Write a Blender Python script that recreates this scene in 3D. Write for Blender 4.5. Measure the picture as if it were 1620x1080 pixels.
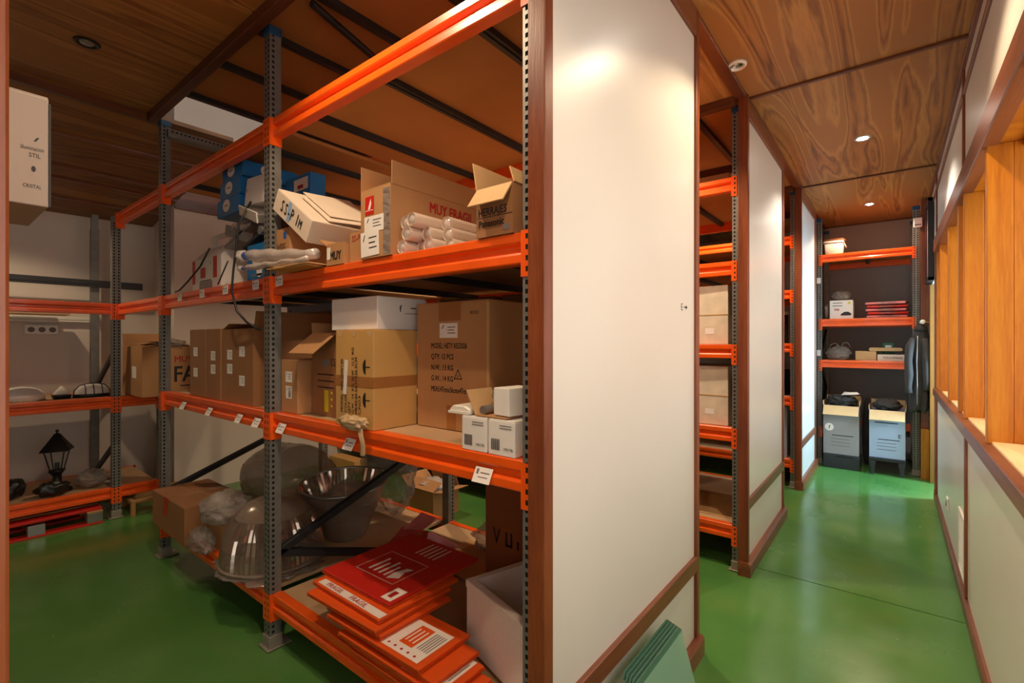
import bpy, bmesh, math, random
from mathutils import Vector, Matrix, Euler, noise
random.seed(7)
for o in list(bpy.data.objects): bpy.data.objects.remove(o)
SC = bpy.context.scene
COL = SC.collection
R = math.radians

# ------------------------------------------------------------------ camera, world, exposure
cam_d = bpy.data.cameras.new('camera'); cam_d.sensor_width = 36.0; cam_d.lens = 36.0*760/1620; cam_d.clip_start = 0.02
cam = bpy.data.objects.new('camera', cam_d); COL.objects.link(cam)
cam.location = (0, 0, 1.5); cam.rotation_euler = (R(90), 0, math.atan(604/760.0))
SC.camera = cam
w = bpy.data.worlds.new('world'); SC.world = w; w.use_nodes = True
w.node_tree.nodes['Background'].inputs[0].default_value = (1.0, 0.96, 0.90, 1); w.node_tree.nodes['Background'].inputs[1].default_value = 1.45
SC.view_settings.view_transform = 'Standard'; SC.view_settings.look = 'None'
SC.view_settings.gamma = 1.0; SC.view_settings.use_curve_mapping = False
SC.view_settings.exposure = 1.25
WARM = (1.0, 0.77, 0.51); WHITE = (1.0, 0.93, 0.84); COOL = (0.66, 0.84, 1.0)
# ceiling spots of the room: x, y, ceiling height, watts, colour, cone, lit
SPOTS = [(-0.20, 0.30, 3.08, 22, WARM, 125), (-0.20, 2.35, 3.08, 26, WARM, 125), (-0.19, 4.62, 3.08, 30, WHITE, 125),
         (-0.22, 6.88, 3.08, 24, WARM, 130),
         (-1.50, 0.59, 3.08, 32, WARM, 130), (-1.50, 2.86, 3.08, 50, WARM, 130), (-1.50, 5.12, 3.08, 40, WARM, 130),
         (-3.34, 2.86, 3.08, 40, WARM, 130), (-3.34, 0.59, 3.08, 0, WARM, 100), (-5.05, 0.30, 2.88, 18, WARM, 130)]

# ------------------------------------------------------------------ materials
def lin(c):
    return tuple((x/12.92 if x <= 0.04045 else ((x+0.055)/1.055)**2.4) for x in c)
def srgb(r, g, b): return lin((r/255.0, g/255.0, b/255.0))
MATS = {}
def nodes(name):
    m = bpy.data.materials.new(name); m.use_nodes = True
    nt = m.node_tree; MATS[name] = m
    return m, nt, nt.nodes['Principled BSDF']
def N(nt, t, **kw):
    n = nt.nodes.new(t)
    for k, v in kw.items():
        if k in n.inputs: n.inputs[k].default_value = v
        else: setattr(n, k, v)
    return n
def ramp(nt, fac, stops):
    r = nt.nodes.new('ShaderNodeValToRGB'); e = r.color_ramp.elements
    while len(e) < len(stops): e.new(0.5)
    for el, (p, c) in zip(e, stops): el.position = p; el.color = (*c, 1)
    nt.links.new(fac, r.inputs[0]); return r.outputs[0]
def pm(name, c, rough=0.5, metal=0.0, var=0.12, scale=6.0, bump=0.0, bscale=40.0, spec=0.5, stretch=(1, 1, 1), coat=0.0):
    m, nt, b = nodes(name)
    tc = N(nt, 'ShaderNodeTexCoord'); mp = N(nt, 'ShaderNodeMapping'); mp.inputs['Scale'].default_value = stretch
    nt.links.new(tc.outputs['Object'], mp.inputs[0])
    nz = N(nt, 'ShaderNodeTexNoise'); nz.inputs['Scale'].default_value = scale; nz.inputs['Detail'].default_value = 5
    nt.links.new(mp.outputs[0], nz.inputs['Vector'])
    lo = tuple(max(0, x*(1-var)) for x in c); hi = tuple(min(1, x*(1+var)) for x in c)
    nt.links.new(ramp(nt, nz.outputs[0], [(0.3, lo), (0.7, hi)]), b.inputs['Base Color'])
    b.inputs['Roughness'].default_value = rough; b.inputs['Metallic'].default_value = metal
    b.inputs['Specular IOR Level'].default_value = spec; b.inputs['Coat Weight'].default_value = coat
    if bump:
        n2 = N(nt, 'ShaderNodeTexNoise'); n2.inputs['Scale'].default_value = bscale; n2.inputs['Detail'].default_value = 6
        nt.links.new(mp.outputs[0], n2.inputs['Vector'])
        bp = N(nt, 'ShaderNodeBump'); bp.inputs['Strength'].default_value = bump; bp.inputs['Distance'].default_value = 0.01
        nt.links.new(n2.outputs[0], bp.inputs['Height']); nt.links.new(bp.outputs[0], b.inputs['Normal'])
    return m
def wood(name, cols, rough=0.35, axis=1, scale=9.0, dist=3.0, stretch=0.10, knots=False, rings=False):
    m, nt, b = nodes(name)
    tc = N(nt, 'ShaderNodeTexCoord'); mp = N(nt, 'ShaderNodeMapping')
    s = [1.0, 1.0, 1.0]; s[axis] = stretch; mp.inputs['Scale'].default_value = s
    nt.links.new(tc.outputs['Object'], mp.inputs[0])
    n1 = N(nt, 'ShaderNodeTexNoise'); n1.inputs['Scale'].default_value = scale; n1.inputs['Detail'].default_value = 1.6 if rings else 4; n1.inputs['Distortion'].default_value = 0.6
    nt.links.new(mp.outputs[0], n1.inputs['Vector'])
    if rings:   # flowing cathedral figure: isolines of a stretched noise
        mul = N(nt, 'ShaderNodeMath', operation='MULTIPLY'); mul.inputs[1].default_value = dist
        nt.links.new(n1.outputs[0], mul.inputs[0])
        fr = N(nt, 'ShaderNodeMath', operation='PINGPONG'); fr.inputs[1].default_value = 1.45
        nt.links.new(mul.outputs[0], fr.inputs[0]); fac = fr.outputs[0]
    else: fac = n1.outputs[0]
    n2 = N(nt, 'ShaderNodeTexNoise'); n2.inputs['Scale'].default_value = scale*14; n2.inputs['Detail'].default_value = 3
    nt.links.new(mp.outputs[0], n2.inputs['Vector'])
    mx = N(nt, 'ShaderNodeMix'); mx.data_type = 'FLOAT'; mx.inputs[0].default_value = 0.3
    nt.links.new(fac, mx.inputs[2]); nt.links.new(n2.outputs[0], mx.inputs[3])
    k = len(cols); lo, hi = (0.12, 0.88) if rings else (0.32, 0.68)
    nt.links.new(ramp(nt, mx.outputs[0], [(lo+(hi-lo)*i/(k-1), c) for i, c in enumerate(cols)]), b.inputs['Base Color'])
    b.inputs['Roughness'].default_value = rough
    bp = N(nt, 'ShaderNodeBump'); bp.inputs['Strength'].default_value = 0.06; bp.inputs['Distance'].default_value = 0.005
    nt.links.new(n2.outputs[0], bp.inputs['Height']); nt.links.new(bp.outputs[0], b.inputs['Normal'])
    return m
def film(name, c, tr=0.55, rough=0.15, bump=0.35, bscale=30, metal=0.0):
    m, nt, b = nodes(name)
    b.inputs['Base Color'].default_value = (*c, 1); b.inputs['Roughness'].default_value = rough
    b.inputs['Specular IOR Level'].default_value = 0.9; b.inputs['Metallic'].default_value = metal
    tc = N(nt, 'ShaderNodeTexCoord')
    nz = N(nt, 'ShaderNodeTexNoise'); nz.inputs['Scale'].default_value = bscale; nz.inputs['Detail'].default_value = 4
    nt.links.new(tc.outputs['Object'], nz.inputs['Vector'])
    if bump:
        bp = N(nt, 'ShaderNodeBump'); bp.inputs['Strength'].default_value = bump; bp.inputs['Distance'].default_value = 0.02
        nt.links.new(nz.outputs[0], bp.inputs['Height']); nt.links.new(bp.outputs[0], b.inputs['Normal'])
    t = N(nt, 'ShaderNodeBsdfTransparent'); mx = N(nt, 'ShaderNodeMixShader'); mx.inputs[0].default_value = 1-tr
    nt.links.new(t.outputs[0], mx.inputs[1]); nt.links.new(b.outputs[0], mx.inputs[2])
    nt.links.new(mx.outputs[0], nt.nodes['Material Output'].inputs[0])
    return m
def emit(name, c, s):
    m, nt, b = nodes(name); b.inputs['Base Color'].default_value = (*c, 1)
    b.inputs['Emission Color'].default_value = (*c, 1); b.inputs['Emission Strength'].default_value = s
    return m
def make_floor():
    m, nt, b = nodes('floor_paint')
    tc = N(nt, 'ShaderNodeTexCoord')
    n1 = N(nt, 'ShaderNodeTexNoise'); n1.inputs['Scale'].default_value = 1.3; n1.inputs['Detail'].default_value = 7
    nt.links.new(tc.outputs['Object'], n1.inputs['Vector'])
    base = ramp(nt, n1.outputs[0], [(0.3, srgb(66, 114, 54)), (0.55, srgb(80, 128, 62)), (0.75, srgb(102, 140, 80))])
    v = N(nt, 'ShaderNodeTexNoise'); v.inputs['Scale'].default_value = 42; v.inputs['Detail'].default_value = 2
    nt.links.new(tc.outputs['Object'], v.inputs['Vector'])
    spk = ramp(nt, v.outputs[0], [(0.775, (0, 0, 0)), (0.80, (1, 1, 1))])
    mx = N(nt, 'ShaderNodeMix'); mx.data_type = 'RGBA'
    nt.links.new(spk, mx.inputs[0]); nt.links.new(base, mx.inputs[6]); mx.inputs[7].default_value = (*srgb(200, 205, 160), 1)
    nt.links.new(mx.outputs[2], b.inputs['Base Color'])
    n3 = N(nt, 'ShaderNodeTexNoise'); n3.inputs['Scale'].default_value = 2.5; n3.inputs['Detail'].default_value = 6
    nt.links.new(tc.outputs['Object'], n3.inputs['Vector'])
    rr = N(nt, 'ShaderNodeMapRange'); rr.inputs[1].default_value = 0.3; rr.inputs[2].default_value = 0.7; rr.inputs[3].default_value = 0.12; rr.inputs[4].default_value = 0.30
    nt.links.new(n3.outputs[0], rr.inputs[0]); nt.links.new(rr.outputs[0], b.inputs['Roughness'])
    bp = N(nt, 'ShaderNodeBump'); bp.inputs['Strength'].default_value = 0.05; bp.inputs['Distance'].default_value = 0.02
    nt.links.new(n1.outputs[0], bp.inputs['Height']); nt.links.new(bp.outputs[0], b.inputs['Normal'])
    return m
make_floor()
wood('walnut', [srgb(98, 56, 24), srgb(152, 96, 44), srgb(170, 114, 56), srgb(128, 78, 36), srgb(180, 126, 66), srgb(156, 102, 50)], 0.5, 1, 4.2, 8.0, 0.075, rings=True)
wood('plank_wood', [srgb(88, 54, 24), srgb(134, 86, 40), srgb(108, 68, 30), srgb(146, 98, 50)], 0.45, 1, 5.0, 6.0, 0.10, rings=True)
wood('trim_wood_z', [srgb(88, 40, 20), srgb(118, 58, 28), srgb(140, 76, 40)], 0.35, 2, 12, 1, 0.08)
wood('trim_wood_y', [srgb(84, 42, 24), srgb(112, 60, 34), srgb(134, 78, 48)], 0.35, 1, 12, 1, 0.08)
wood('trim_wood_x', [srgb(62, 32, 18), srgb(90, 48, 26), srgb(110, 62, 36)], 0.4, 0, 12, 1, 0.08)
wood('pine_z', [srgb(150, 80, 12), srgb(180, 106, 18), srgb(200, 130, 30)], 0.35, 2, 10, 1, 0.07)
wood('sill_wood', [srgb(214, 172, 116), srgb(232, 196, 142), srgb(226, 184, 126)], 0.45, 1, 10, 1, 0.07)
wood('pallet_wood', [srgb(128, 92, 52), srgb(170, 128, 78), srgb(190, 150, 98)], 0.75, 1, 10, 1, 0.1)
pm('white_panel', srgb(214, 208, 198), 0.30, var=0.02, scale=2)
pm('white_wall', srgb(206, 192, 178), 0.6, var=0.03, scale=2, bump=0.05)
pm('end_wall', srgb(158, 146, 142), 0.7, var=0.05, scale=2, bump=0.05)
pm('deck_brown', srgb(176, 118, 62), 0.7, var=0.10, scale=3, bump=0.05, bscale=60)
pm('deck_board', srgb(186, 150, 112), 0.75, var=0.10, scale=5, bump=0.08, bscale=80)
pm('orange_paint', srgb(238, 90, 18), 0.32, var=0.08, scale=9, coat=0.2)
pm('galv', srgb(120, 118, 112), 0.45, 0.35, var=0.15, scale=14)
pm('dark_steel', srgb(52, 52, 54), 0.45, 0.4, var=0.15, scale=8)
pm('black_hole', srgb(14, 13, 12), 0.8)  # near-black painted in for the shade inside slots; also fills the floor joint
pm('blue_cap', srgb(24, 70, 108), 0.4)
pm('foot_steel', srgb(150, 140, 126), 0.6, 0.3, var=0.2)
pm('card', srgb(178, 130, 84), 0.75, var=0.08, scale=5, bump=0.05, bscale=70)
pm('card_dark', srgb(150, 102, 62), 0.75, var=0.10, scale=5, bump=0.05, bscale=70)
pm('card_light', srgb(200, 160, 110), 0.75, var=0.08, scale=5, bump=0.05, bscale=70)
pm('card_yellow', srgb(196, 150, 84), 0.75, var=0.06, scale=5, bump=0.04, bscale=70)
pm('card_red', srgb(150, 84, 44), 0.75, var=0.10, scale=5)
pm('white_card', srgb(228, 222, 214), 0.55, var=0.04, scale=4, bump=0.03)
pm('dull_card', srgb(164, 148, 134), 0.5, var=0.03)
pm('pale_blue', srgb(140, 176, 214), 0.5, var=0.04)
pm('cream_card', srgb(226, 208, 186), 0.6, var=0.06, scale=4, bump=0.04)
pm('grubby_card', srgb(214, 200, 178), 0.6, var=0.14, scale=9, bump=0.1, bscale=18)
pm('grey_card', srgb(150, 142, 140), 0.6, var=0.05, scale=4)
pm('bluegrey_card', srgb(160, 172, 192), 0.55, var=0.05, scale=4)
pm('blue_card', srgb(16, 112, 178), 0.5, var=0.08, scale=5)
pm('orange_card', srgb(226, 84, 22), 0.45, var=0.06, scale=6)
pm('red_card', srgb(196, 34, 22), 0.45, var=0.06, scale=6)
pm('paper', srgb(232, 226, 218), 0.6, var=0.04, scale=20)
pm('tape', srgb(158, 104, 54), 0.25, var=0.08, scale=10)
pm('ink', srgb(34, 26, 24), 0.6, var=0.0)
pm('ink_red', srgb(170, 24, 22), 0.6, var=0.0)
pm('ink_white', srgb(238, 224, 214), 0.6, var=0.0)
pm('ink_grey', srgb(118, 110, 108), 0.6, var=0.0)
pm('ink_yellow', srgb(214, 196, 30), 0.5, var=0.03)
pm('ink_blue', srgb(30, 90, 170), 0.5, var=0.03)
pm('foam', srgb(234, 222, 212), 0.7, var=0.03, scale=60, bump=0.08, bscale=160)
pm('plastic_white', srgb(228, 222, 210), 0.35, var=0.03)
pm('plastic_black', srgb(26, 24, 24), 0.4, var=0.1)
pm('cloth_black', srgb(52, 46, 44), 0.92, var=0.25, scale=8, bump=0.5, bscale=10)
pm('metal_grey', srgb(160, 158, 156), 0.3, 0.7, var=0.06)
pm('kraft', srgb(186, 156, 116), 0.75, var=0.15, scale=14, bump=0.3, bscale=30)
pm('pink_fabric', srgb(214, 120, 120), 0.6, var=0.15, scale=8)
pm('glass_edge', srgb(70, 112, 92), 0.2, var=0.05)
pm('green_card', srgb(34, 96, 66), 0.5, var=0.1)
pm('tan_wood', srgb(150, 102, 42), 0.5, var=0.08)
film('bag', srgb(176, 166, 158), 0.55, 0.12, 0.9, 30, 0.25)
film('bubble', srgb(190, 182, 174), 0.45, 0.08, 1.0, 70, 0.35)
film('acrylic', srgb(176, 158, 142), 0.42, 0.07, 0.0, 30, 0.7)
film('frosted', srgb(158, 140, 124), 0.38, 0.22, 0.15, 12, 0.2)
film('tube_plastic', srgb(236, 214, 196), 0.48, 0.14, 0.1, 20)
film('wrap_white', srgb(216, 204, 194), 0.30, 0.14, 0.22, 30, 0.1)
film('red_film', srgb(206, 52, 50), 0.25, 0.25, 0.2, 12)
film('glass_green', srgb(150, 196, 170), 0.45, 0.05, 0.0)
film('window_glass', srgb(120, 150, 150), 0.9, 0.03, 0.0)
emit('lamp_on', (1.0, 0.92, 0.80), 40); emit('lamp_dim', (1.0, 0.86, 0.62), 2.0)

# ------------------------------------------------------------------ mesh helpers
class MB:
    def __init__(s): s.v = []; s.f = []; s.m = []; s.smooth = []
    def add(s, vs, fs, mi=0, sm=False):
        k = len(s.v); s.v += [tuple(p) for p in vs]
        for f in fs: s.f.append(tuple(i+k for i in f)); s.m.append(mi); s.smooth.append(sm)
        return s
    def box(s, x0, x1, y0, y1, z0, z1, mi=0, M=None):
        vs = [Vector(p) for p in ((x0, y0, z0), (x1, y0, z0), (x1, y1, z0), (x0, y1, z0), (x0, y0, z1), (x1, y0, z1), (x1, y1, z1), (x0, y1, z1))]
        if M is not None: vs = [M @ p for p in vs]
        return s.add(vs, [(0, 3, 2, 1), (4, 5, 6, 7), (0, 1, 5, 4), (1, 2, 6, 5), (2, 3, 7, 6), (3, 0, 4, 7)], mi)
    def quad(s, a, b, c, d, mi=0): return s.add([a, b, c, d], [(0, 1, 2, 3)], mi)
    def tube(s, p, q, r, n=10, r2=None, mi=0, cap=True):
        p = Vector(p); q = Vector(q); d = (q-p).normalized()
        u = d.orthogonal().normalized(); w_ = d.cross(u); r2 = r if r2 is None else r2
        vs = []
        for i in range(n):
            a = 2*math.pi*i/n; e = u*math.cos(a)+w_*math.sin(a); vs += [p+e*r, q+e*r2]
        fs = [(2*i, 2*((i+1) % n), 2*((i+1) % n)+1, 2*i+1) for i in range(n)]
        s.add(vs, fs, mi, True)
        if cap: s.add([vs[2*i] for i in range(n)], [tuple(range(n))[::-1]], mi); s.add([vs[2*i+1] for i in range(n)], [tuple(range(n))], mi)
        return s
    def path(s, pts, r, n=8, mi=0):
        pts = [Vector(p) for p in pts]; rings = []; u = None
        for i, p in enumerate(pts):
            d = (pts[min(i+1, len(pts)-1)]-pts[max(i-1, 0)]).normalized()
            u = d.orthogonal().normalized() if u is None else (u-d*u.dot(d)).normalized()
            w_ = d.cross(u); rr = r[i] if isinstance(r, (list, tuple)) else r
            rings.append([p+(u*math.cos(2*math.pi*k/n)+w_*math.sin(2*math.pi*k/n))*rr for k in range(n)])
        vs = [q for g in rings for q in g]; fs = []
        for i in range(len(pts)-1):
            for k in range(n): fs.append((i*n+k, i*n+(k+1) % n, (i+1)*n+(k+1) % n, (i+1)*n+k))
        fs += [tuple(range(n))[::-1], tuple((len(pts)-1)*n+k for k in range(n))]
        return s.add(vs, fs, mi, True)
    def lathe(s, prof, n=32, c=(0, 0, 0), mi=0, rib=0.0, M=None):
        vs = []; fs = []; m = len(prof)
        for i in range(n):
            a = 2*math.pi*i/n; k = 1+(rib if i % 2 else 0.0)
            for r, z in prof:
                p = Vector((r*k*math.cos(a), r*k*math.sin(a), z)); p = M @ p if M is not None else p
                vs.append(p+Vector(c))
        for i in range(n):
            j = (i+1) % n
            for q in range(m-1): fs.append((i*m+q, j*m+q, j*m+q+1, i*m+q+1))
        return s.add(vs, fs, mi, rib == 0.0)
    def prism(s, poly, axis, a, b, mi=0):
        def P(u, v, t): return {'x': (t, u, v), 'y': (u, t, v), 'z': (u, v, t)}[axis]
        n = len(poly); vs = [P(u, v, a) for u, v in poly]+[P(u, v, b) for u, v in poly]
        fs = [tuple(range(n))[::-1], tuple(range(n, 2*n))]+[(i, (i+1) % n, (i+1) % n+n, i+n) for i in range(n)]
        return s.add(vs, fs, mi)
    def mesh(s, name, mats, bevel=0.0, seg=2, fix=True):
        me = bpy.data.meshes.new(name); me.from_pydata(s.v, [], s.f)
        for m in (mats if isinstance(mats, (list, tuple)) else [mats]): me.materials.append(MATS[m])
        for p, mi, sm in zip(me.polygons, s.m, s.smooth): p.material_index = mi; p.use_smooth = sm
        if bevel or fix:
            bm = bmesh.new(); bm.from_mesh(me)
            if bevel: bmesh.ops.bevel(bm, geom=list(bm.edges), offset=bevel, segments=seg, affect='EDGES', profile=0.5)
            if fix: bmesh.ops.recalc_face_normals(bm, faces=bm.faces)
            bm.to_mesh(me); bm.free()
        me.update(); return me
def link(name, data, parent=None, loc=(0, 0, 0), rot=(0, 0, 0), label=None):
    o = bpy.data.objects.new(name, data); COL.objects.link(o)
    o.parent = parent; o.location = loc; o.rotation_euler = rot
    if label: o['label'] = label
    return o
def part(name, mb, mats, parent, bevel=0.0, label=None, loc=(0, 0, 0), rot=(0, 0, 0), seg=1, fix=True):
    return link(name, mb.mesh(name, mats, bevel, seg, fix), parent, loc, rot, label)
def thing(name, label, cat, loc=(0, 0, 0), rz=0.0, group=None, rot=None):
    o = link(name, None, None, loc, rot or (0, 0, rz)); o['label'] = label; o['category'] = cat
    o.empty_display_size = 0.1
    if group: o['group'] = group
    return o
def tag(o, label, cat, group=None):
    o['label'] = label; o['category'] = cat
    if group: o['group'] = group
    return o
def struct(name, label=None, cat=None):
    o = link(name, None); o['kind'] = 'structure'; o['label'] = label or name.replace('_', ' ')
    o['category'] = cat or name.split('_')[0]; return o
def copy_tree(o, parent=None):
    c = o.copy(); COL.objects.link(c); c.parent = parent
    for ch in list(o.children): copy_tree(ch, c)
    return c
def B(*a): return MB().box(*a)
FACE = {'front': Euler((R(90), 0, 0)), 'right': Euler((R(90), 0, R(90))), 'top': Euler((0, 0, 0))}
def face_point(face, u, v, off, w=0, h=0, d=0):
    # carton-local: front face x in [-w,0] at y=0 ; right face y in [0,d] at x=0 ; top at z=h.  u from the left of the face, v up
    if face == 'front': return (-w+u, -off, v)
    if face == 'right': return (off, u, v)
    return (-w+u, v, h+off)
def text(parent, s, size, face, u, v, mat='ink', dims=(0, 0, 0), ang=0.0, name='lettering', bold=0.0, sx=1.0, off=0.0012):
    cu = bpy.data.curves.new('t', 'FONT'); cu.body = s; cu.size = size; cu.resolution_u = 2
    t = bpy.data.objects.new('t', cu); COL.objects.link(t)
    me = bpy.data.meshes.new_from_object(t.evaluated_get(bpy.context.evaluated_depsgraph_get()))
    bpy.data.objects.remove(t); bpy.data.curves.remove(cu)
    if bold:
        v0 = [tuple(v.co) for v in me.vertices]; f0 = [tuple(q.vertices) for q in me.polygons]; n0 = len(v0); vs = []; fs = []
        for k, (dx, dy) in enumerate(((0, 0), (1, 0), (0.5, 0.6), (1, 0.6), (0, 0.6))):
            vs += [(x+dx*bold*size*2, y+dy*bold*size*2, z+0.00004*k) for x, y, z in v0]; fs += [tuple(i+n0*k for i in f) for f in f0]
        bpy.data.meshes.remove(me); me = bpy.data.meshes.new(name); me.from_pydata(vs, [], fs)
    me.materials.clear(); me.materials.append(MATS[mat])
    o = link(name, me, parent); w_, d_, h_ = dims
    o.location = face_point(face, u, v, off, w_, h_, d_)
    o.rotation_euler = (FACE[face].to_matrix() @ Matrix.Rotation(R(ang), 3, 'Z')).to_euler()
    o.scale = (sx, 1, 1)
    return o
def patch(parent, name, face, u, v, pw, ph, mat, dims, off=0.0008, ang=0.0, label=None, mark=None):
    # a thin sticker, centred on u,v
    mb = MB().box(-pw/2, pw/2, -ph/2, ph/2, 0, 0.0006)
    w_, d_, h_ = dims
    o = part(name, mb, mat, parent, label=label)
    o.location = face_point(face, u, v, off, w_, h_, d_)
    o.rotation_euler = (FACE[face].to_matrix() @ Matrix.Rotation(R(ang), 3, 'Z')).to_euler()
    if mark:
        g = MB(); z = 0.0009
        g.add([(-pw*.38, ph*.12, z), (-pw*.33, ph*.12, z), (-pw*.24, ph*.38, z), (-pw*.29, ph*.38, z)], [(0, 1, 2, 3)])
        if mark == 'code':
            x = -pw*.05
            for i in range(9):
                bw = pw*(.012+.018*((i*7) % 3)); g.add([(x, -ph*.4, z), (x+bw, -ph*.4, z), (x+bw, ph*.05, z), (x, ph*.05, z)], [(0, 1, 2, 3)]); x += bw+pw*.018
        for k in range(3):
            y = ph*(.25-.2*k) if mark != 'code' else ph*(.38-.12*k)
            g.add([(-pw*.05, y, z), (pw*(.38-.08*(k % 2)), y, z), (pw*(.38-.08*(k % 2)), y-ph*.05, z), (-pw*.05, y-ph*.05, z)], [(0, 1, 2, 3)])
        part('print', g, 'ink_grey' if mark == 'grey' else 'ink', o, fix=False)
    return o

# ================================================================== THE SETTING
fl = struct('floor', 'glossy green painted concrete floor', 'floor')
part('floor_slab', B(-6.2, 1.0, -2.7, 3.501, -0.10, 0), 'floor_paint', fl)
part('floor_slab', B(-6.2, 1.0, 3.510, 8.1, -0.10, 0), 'floor_paint', fl)
part('joint_filler', B(-6.2, 1.0, 3.501, 3.510, -0.10, -0.004), 'black_hole', fl, label='dark expansion joint across the floor')

# ---- right wall with its window niche
wr = struct('wall_right', 'white panelled right wall with brown wooden rails', 'wall')
XW = 0.32
for y0, y1 in ((-2.6, 3.645), (3.70, 5.97)):
    part('lower_panel', B(XW, XW+0.03, y0, y1, 0.07, 1.02), 'white_panel', wr)
for y0, y1 in ((-2.6, 1.44), (1.48, 3.76), (3.80, 5.97), (6.01, 7.95)):
    part('upper_panel', B(XW, XW+0.03, y0, y1, 2.44, 2.91), 'white_panel', wr)
    part('upper_panel', B(XW, XW+0.03, y0, y1, 2.94, 3.06), 'white_panel', wr)
part('wall_core', B(XW+0.03, 0.72, -2.6, 5.97, 0, 1.03), 'white_wall', wr)
part('wall_core', B(XW+0.03, 0.72, -2.6, 5.97, 2.37, 3.09), 'white_wall', wr)
part('wall_core', B(XW+0.03, 0.72, 6.78, 7.95, 0, 3.09), 'white_wall', wr); part('wall_core', B(XW+0.03, 0.72, 6.01, 6.78, 2.12, 3.09), 'white_wall', wr)
part('wall_core', B(XW+0.03, 0.72, 5.97, 6.01, 0, 3.09), 'white_wall', wr)
part('lower_panel', B(XW, XW+0.03, 6.78, 7.95, 0.07, 2.44), 'white_panel', wr)
part('lower_panel', B(XW, XW+0.03, 6.01, 6.78, 2.12, 2.44), 'white_panel', wr)
for y in (1.44, 3.76, 5.97): part('vertical_batten', B(XW-0.012, XW+0.03, y, y+0.04, 2.44, 3.08), 'trim_wood_z', wr, 0.003)
part('vertical_batten', B(XW-0.012, XW+0.03, 3.645, 3.70, 0.08, 1.02), 'trim_wood_z', wr, 0.003)
part('vertical_batten', B(XW-0.02, XW+0.03, 5.965, 6.015, 0.0, 2.44), 'trim_wood_z', wr, 0.003)
part('top_rail', B(XW-0.012, XW+0.03, -2.6, 7.95, 2.91, 2.94), 'trim_wood_y', wr, 0.003)
part('cornice', B(XW-0.02, XW+0.03, -2.6, 7.95, 3.055, 3.08), 'trim_wood_y', wr, 0.003)
bb = struct('baseboard_right', 'brown wooden skirting along the right wall', 'baseboard')
part('skirting_board', MB().prism([(XW+0.01, 0), (XW-0.02, 0), (XW-0.02, 0.062), (XW-0.012, 0.075), (XW+0.01, 0.075)], 'y', -2.6, 5.98), 'trim_wood_y', bb)

wi = struct('window_1', 'deep wooden window niche with varnished pine mullions and pale sill', 'window')
part('sill_rail', B(XW-0.035, XW+0.03, -2.6, 5.97, 1.0, 1.065), 'trim_wood_y', wi, 0.004, label='brown sill nosing')
part('sill_board', B(XW+0.005, 0.66, -2.6, 5.97, 1.055, 1.075), 'sill_wood', wi, 0.003, label='pale bare wooden sill')
part('sill_board', B(XW+0.13, 0.66, -2.6, 5.97, 1.075, 1.105), 'sill_wood', wi, 0.003)
part('head_rail', B(XW-0.03, XW+0.03, -2.6, 5.97, 2.33, 2.45), 'trim_wood_y', wi, 0.004)
part('head_soffit', B(XW+0.03, 0.66, -2.6, 5.97, 2.335, 2.37), 'pine_z', wi)
part('head_stop', B(XW+0.10, XW+0.14, -2.6, 5.97, 2.31, 2.335), 'pine_z', wi)
MUL = [-1.2, -0.35, 0.45, 1.25, 2.05, 2.86, 3.70, 4.00, 4.70, 5.52, 5.92]
for y in MUL:
    part('mullion', B(XW-0.01, XW+0.07, y, y+0.05, 1.065, 2.335), 'pine_z', wi, 0.003)
    part('jamb_lining', B(XW+0.07, 0.63, y+0.004, y+0.034, 1.075, 2.335), 'pine_z', wi, 0.003)
for a, b in zip(MUL, MUL[1:]):
    g = part('glass_pane', B(0.655, 0.659, a+0.05, b, 1.105, 2.335), 'window_glass', wi)
dr = struct('door_1', 'ochre wooden door edge and jamb at the corridor end', 'door')
part('door_jamb', B(XW-0.02, XW+0.06, 6.02, 6.07, 0, 2.10), 'tan_wood', dr, 0.003)
part('door_leaf', B(0.40, 1.06, 6.025, 6.06, 0.01, 2.06), 'tan_wood', dr, 0.003, label='door leaf standing open into the side room')
part('door_jamb', B(XW-0.02, XW+0.06, 6.74, 6.78, 0, 2.10), 'tan_wood', dr, 0.003)
part('door_plinth', B(XW-0.024, XW+0.0, 6.02, 6.07, 0, 0.10), 'tan_wood', dr, 0.002)

# ---- side room behind the door, with its own window
sr = struct('wall_side_room', 'white walls of the side room beyond the open door', 'wall')
part('plaster', B(0.72, 1.30, 5.88, 5.98, 0, 2.6), 'white_wall', sr); part('plaster', B(0.72, 1.30, 6.98, 7.08, 0, 2.6), 'white_wall', sr); part('plaster', B(0.72, 1.30, 5.88, 7.08, 2.6, 2.7), 'white_wall', sr)
part('plaster', B(1.20, 1.30, 5.98, 6.22, 0, 2.6), 'white_wall', sr); part('plaster', B(1.20, 1.30, 6.78, 6.98, 0, 2.6), 'white_wall', sr); part('plaster', B(1.20, 1.30, 6.22, 6.78, 0, 0.7), 'white_wall', sr); part('plaster', B(1.20, 1.30, 6.22, 6.78, 2.2, 2.6), 'white_wall', sr)
part('floor_slab', B(1.0, 1.4, 5.8, 7.1, -0.10, 0), 'floor_paint', fl)
w2 = struct('window_2', 'daylight window of the side room', 'window')
part('window_frame', MB().box(1.21, 1.27, 6.22, 6.26, 0.7, 2.2).box(1.21, 1.27, 6.74, 6.78, 0.7, 2.2).box(1.21, 1.27, 6.26, 6.74, 0.7, 0.74).box(1.21, 1.27, 6.26, 6.74, 2.16, 2.2), 'tan_wood', w2)
part('glass_pane', B(1.235, 1.239, 6.26, 6.74, 0.74, 2.16), 'window_glass', w2)
dl = bpy.data.lights.new('daylight', 'AREA'); dl.shape = 'RECTANGLE'; dl.size = 1.4; dl.size_y = 0.46; dl.energy = 75; dl.color = (0.42, 0.74, 1.0)
link('daylight', dl, w2, (1.29, 6.5, 1.45), (0, R(90), 0))

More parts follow.
